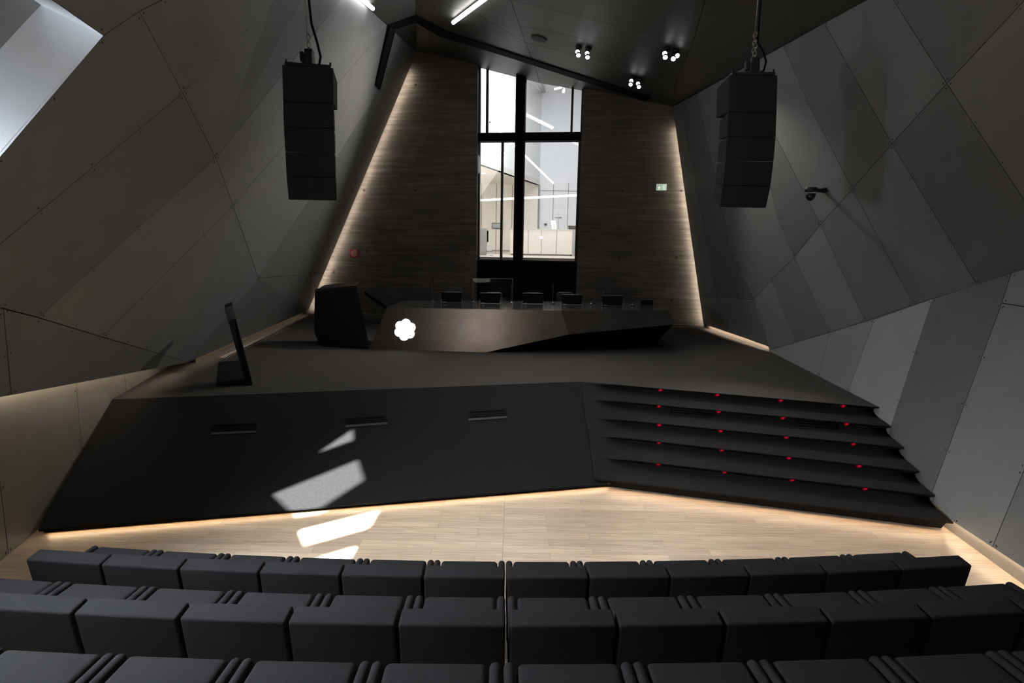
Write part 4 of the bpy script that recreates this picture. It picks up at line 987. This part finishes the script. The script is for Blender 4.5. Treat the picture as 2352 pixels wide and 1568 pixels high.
# ------------------------------------------------------------------ skylight in the left wall
SD = V((1.7, 3.6, -3.7)).normalized()
DEP = .5
PP = (Tg-nL*DEP, nL)
def hitg(p): 
    t = (PP[0]-p).dot(PP[1])/(-SD).dot(PP[1]); return p-SD*t
def onRamp(x, y): return pl(x, y, (A, nRa))
def onFl(x, y): return az(x, y, 0)
panes = [[onRamp(720, 1047), onRamp(815, 983), onRamp(817, 1012)],
         [onRamp(627, 1135), onRamp(826, 1055), onRamp(841, 1104), onFl(740, 1180), onFl(686, 1189)],
         [onFl(690, 1218), onFl(873, 1173), onFl(850, 1213), onFl(705, 1254)],
         [onFl(706, 1290), onFl(823, 1254), onFl(795, 1310), onFl(735, 1318)],
         [onFl(508, 1288), onFl(535, 1278.5), onFl(553, 1284), onFl(540, 1306)]]
panes = [[hitg(p) for p in q] for q in panes]
sky = empty('window_2', onL(3, 4)-nL*DEP); tag(sky, kind='structure')
gx = V((0, 1, 0)); gx = (gx-nL*gx.dot(nL)).normalized(); gy = nL.cross(gx)
O_ = PP[0]
outer = [onL(-.3, 2.2)-nL*DEP, onL(6.2, 2.2)-nL*DEP, onL(6.2, 5.9)-nL*DEP, onL(-.3, 5.9)-nL*DEP]
loops = [outer]+panes
fl2 = [[V(((p-O_).dot(gx), (p-O_).dot(gy), 0)) for p in lp_] for lp_ in loops]
from mathutils.geometry import delaunay_2d_cdt
from mathutils import Vector
v2 = [Vector((p.x, p.y)) for lp_ in fl2 for p in lp_]; ed = []; k0 = 0
for lp_ in fl2: ed += [(k0+i, k0+(i+1) % len(lp_)) for i in range(len(lp_))]; k0 += len(lp_)
cv, ce, cf, *_r = delaunay_2d_cdt(v2, ed, [], 0, 1e-6)
def inside(p, lp_):
    c_ = False
    for i in range(len(lp_)):
        a, b = lp_[i], lp_[(i+1) % len(lp_)]
        if (a.y > p.y) != (b.y > p.y) and p.x < (b.x-a.x)*(p.y-a.y)/(b.y-a.y)+a.x: c_ = not c_
    return c_
allp = [O_+gx*p.x+gy*p.y for p in cv]; tri = []
for f_ in cf:
    c_ = sum((cv[i] for i in f_), Vector((0, 0)))/len(f_)
    if inside(c_, fl2[0]) and not any(inside(c_, q) for q in fl2[1:]): tri.append(f_)
bm = bmesh.new()
for off_ in (0, -.05):
    vs = [bm.verts.new(p+nL*off_) for p in allp]
    for t in tri:
        try: bm.faces.new([vs[i] for i in t])
        except ValueError: pass
for lp_ in panes:
    for i in range(len(lp_)): poly(bm, [lp_[i], lp_[(i+1) % len(lp_)], lp_[(i+1) % len(lp_)]-nL*.05, lp_[i]-nL*.05])
link('window_frame', bm, PANEL[2], sky)
for lp_ in panes: bm = bmesh.new(); poly(bm, [p-nL*.025 for p in lp_]); link('glass_pane', bm, glass_mat('skylight_glass'), sky)
# unseen shell added to stop sun leaks: slab overhead, cladding around the skylight
bm = bmesh.new(); oP = lambda y, z: onL(y, z)-nL*DEP
for q in ([(6.2, -1), (18.6, -1), (18.6, 10), (6.2, 10)], [(-9, 5.9), (6.2, 5.9), (6.2, 10), (-9, 10)], [(-9, -1), (6.2, -1), (6.2, 2.2), (-9, 2.2)], [(-9, 2.2), (-.3, 2.2), (-.3, 5.9), (-9, 5.9)]):
    prism(bm, [oP(*p) for p in q], -nL*.06)
prism(bm, [onC(x, y)+V((0, 0, .3)) for x, y in ((-5.5, -9), (6.5, -9), (6.5, 16.4), (-5.5, 18.0))], V((0, 0, .15)))
tag(link('sun_leak_shell', bm, M_BACK), kind='structure')
# reveals of the deep opening
REV = noise_mat('reveal_sheet', (.60, .62, .65), (.66, .68, .71), rough=.35, metal=.3, nscale=2)
hole = [hc, he1, he2, onL(3.65, 2.45), onL(.2, 2.45), onL(.2, 5.2), onL(3.6, 4.92)]
bm = bmesh.new()
for i in range(len(hole)):
    a = hole[i]; b = hole[(i+1) % len(hole)]; poly(bm, [a, b, b-nL*DEP, a-nL*DEP])
link('reveal', bm, REV, sky)

# sun and daylight
sun = bpy.data.lights.new('sun', 'SUN'); sun.energy = 102; sun.angle = math.radians(.9); sun.color = (1, .97, .93)
so = bpy.data.objects.new('sun', sun); COL.objects.link(so); so.rotation_euler = SD.to_track_quat('-Z', 'Y').to_euler()
la = onL(1.5, 3.35)-nL*(DEP-.06); lb2 = onL(3.8, 3.35)-nL*(DEP-.06)
area('reveal_fill', onL(3.62, 2.8)-nL*.38, onL(3.72, 3.2)-nL*.38, .35, V((.2, 1, .25)), 300, (.85, .93, 1), 160)  # extra lamp added beside the jamb to brighten the reveal
area('skylight_daylight', la, lb2, 1.3, V((.78, .22, -.78)), 255, (.90, .95, 1), 96)

# ------------------------------------------------------------------ hidden LED strips (real lamps in the coves)
WC = (1, .80, .58)
# left: behind the lip, washing the lower wall
a = pl(-60, 923, PL)-nL*.055; b = pl(424, 833, PL)-nL*.055
area('led_left_lip', a+V((0, 0, -.0)), b, .02, V((-.55, -.1, -1)), 9, WC)
def strip(a, b, label, r=.008):
    a = V(a); b = V(b); bm = bmesh.new(); tube(bm, [a, b], r, 6); o = link('led_strip', bm, WARM); tag(o, label, 'led strip', 'hidden warm led strips'); return o
# left: gap beside the stage
a = pl(440, 830, PL)-nL*.10; b = pl(704, 715, PL)-nL*.10
area('led_left_stage', V((a.x, a.y, S+.2)), V((b.x, b.y, S+.2)), .02, V((.2, 0, -1)), 7, WC)
# back wall verticals: lamps in the gap behind the edge of each side wall
for (p0, p1, n, P, pw_, nm_) in ((Tg, BLg, nL, PL, 34, 'left'), (TRg, Eg, nR, PR, 26, 'right')):
    d_ = (p1-p0).normalized(); off3 = -n*.05+WN*.03
    a = p0+off3+d_*.55; b = p1+off3-d_*.05
    area('led_back_wall', a, b, .02, n*.5+WN*1.0, pw_, (1, .84, .66), 160)
    strip(a-WN*.012-n*.02, b-WN*.012-n*.02, 'thin warm led strip in the gap between the concrete wall and the %s wall' % nm_, .006)
    bm = bmesh.new(); q = [p0-n*.28-WN*.5, p0-n*.28+WN*.25, p1-n*.28+WN*.25, p1-n*.28-WN*.5]
    prism(bm, q, -n*.05); tag(link('trim_%d' % (5 if nm_ == 'left' else 6), bm, CONC), kind='structure')
    bm = bmesh.new(); prism(bm, [p0-n*.02-WN*.0, p1-n*.02-WN*.0, p1-n*.30-WN*.0, p0-n*.30-WN*.0], -WN*.03); tag(link('trim_%d' % (7 if nm_ == 'left' else 8), bm, M_BACK), kind='structure')
# right: gap at the stage
a = pl(1622, 745, PR); b = pl(1765, 796, PR)
area('led_right_stage', V((a.x+.05, a.y, S+.13)), V((b.x+.05, b.y, S+.13)), .02, V((-.6, -.1, -1)), 16, WC)
# under the ramp and the steps
a = L0+V((.05, .06, -.035)); b = BOT+V((0, .06, -.035))
area('led_ramp', a, b, .02, V((0, -1, -.6)), 6, (1, .72, .44))
a = Lp[5].lerp(Rp[5], .05)+V((0, .08, -.07)); b = Rp[5]+V((-.05, .08, -.07))
area('led_steps', a, b, .02, V((0, -1, -.5)), 4.5, (1, .72, .46))
# right: under the wall edge
a = w0+V((.03, 0, .0)); b = w1+V((.03, 0, .0))
area('led_right_base', a+V((0, 0, -.01)), b+V((0, 0, -.01)), .02, V((-.7, 0, -1)), 4.5, (1, .78, .54))
# spots over the stage
for (hx, hy), tgt, pw_ in (((1322, 119), pl(670, 470, PL), 260), ((1326, 120), V((-.4, 11.0, 1.2)), 60), ((1548, 122), V((1.0, 11.0, S)), 40), ((1449, 186), V((1.5, 11.5, S)), 40), ((1556, 128), V((3.4, 6.8, .3)), 270), ((1557, 129), pl(1850, 640, PR), 85)):
    base = C3((hx, hy))+nC*.3; sl = bpy.data.lights.new('stage_spot', 'SPOT'); sl.energy = pw_*4; sl.spot_size = math.radians({260: 68, 270: 32, 85: 70}.get(pw_, 50)); sl.spot_blend = .8; sl.shadow_soft_size = .06; sl.color = (1, .93, .84)
    o = bpy.data.objects.new('stage_spot', sl); COL.objects.link(o); o.location = base; o.rotation_euler = (tgt-base).to_track_quat('-Z', 'Y').to_euler()
# two more ceiling tubes above the audience (out of the picture), same fitting as the visible ones
for (ax, ay_, bx, by, pw_, lb_t) in ((-.1, 9.4, .9, 7.0, 38, 'white ceiling tube light above the wooden floor'), (1.1, 6.2, 2.1, 3.4, 46, 'white ceiling tube light above the right seats')):
    a = onC(ax, ay_)+nC*.1; b = onC(bx, by)+nC*.1; o = empty('tube_light', (a+b)/2); tag(o, lb_t, 'tube light', 'white tube lights under the ceiling')
    bm = bmesh.new(); tube(bm, [a, b], .042, 12); link('diffuser', bm, TUBE, o)
    area('tube_beam', a+nC*.06, b+nC*.06, .08, V((0, 0, -1)), pw_, (1, .96, .92), 88)
pD = pl(1100, 745, PF); dD = (pD-CAM).normalized(); rD = dD-nF*2*dD.dot(nF); qD = pD+rD*12.3
rl = bpy.data.lights.new('desk_highlight_spot', 'SPOT'); rl.energy = 290; rl.spot_size = math.radians(26); rl.spot_blend = 1; rl.shadow_soft_size = .07; rl.color = (1, .86, .76)  # unseen spot added on the mirror direction to make the desk highlight
ro = bpy.data.objects.new('desk_highlight_spot', rl); COL.objects.link(ro); ro.location = qD; ro.rotation_euler = (pD-qD).to_track_quat('-Z', 'Y').to_euler()
area('tube_glow', C3((1043, 42))+nC*.16, C3((1163, -50))+nC*.16, .05, nC, 30, (1, .95, .9))

# ------------------------------------------------------------------ world: dim ambient fill added behind the audience
w = bpy.data.worlds.new('world'); SC.world = w; w.use_nodes = True
w.node_tree.nodes['Background'].inputs[0].default_value = (.86, .93, 1, 1); w.node_tree.nodes['Background'].inputs[1].default_value = .04

# ------------------------------------------------------------------ camera
cd = bpy.data.cameras.new('camera'); cd.sensor_width = 36; cd.lens = F/2352*36; cd.clip_start = .05; cd.clip_end = 200
co = bpy.data.objects.new('camera', cd); COL.objects.link(co)
Rt = V((1, 0, 0)); Fw = V((0, math.cos(TH), -math.sin(TH))); Up = V((0, math.sin(TH), math.cos(TH)))
cr_ = Rt*math.cos(RO)+Up*math.sin(RO); cu_ = -Rt*math.sin(RO)+Up*math.cos(RO)
m = Matrix((cr_, cu_, -Fw)).transposed().to_4x4(); m.translation = CAM; co.matrix_world = m
SC.camera = co
SC.view_settings.view_transform = 'Standard'; SC.view_settings.look = 'None'; SC.view_settings.gamma = 1; SC.view_settings.exposure = 0
SC.view_settings.use_curve_mapping = False
SC.cycles.use_denoising = True
SC.cycles.max_bounces = 8; SC.cycles.diffuse_bounces = 4; SC.cycles.sample_clamp_indirect = 6; SC.cycles.blur_glossy = 1.0; SC.cycles.caustics_reflective = False; SC.cycles.caustics_refractive = False
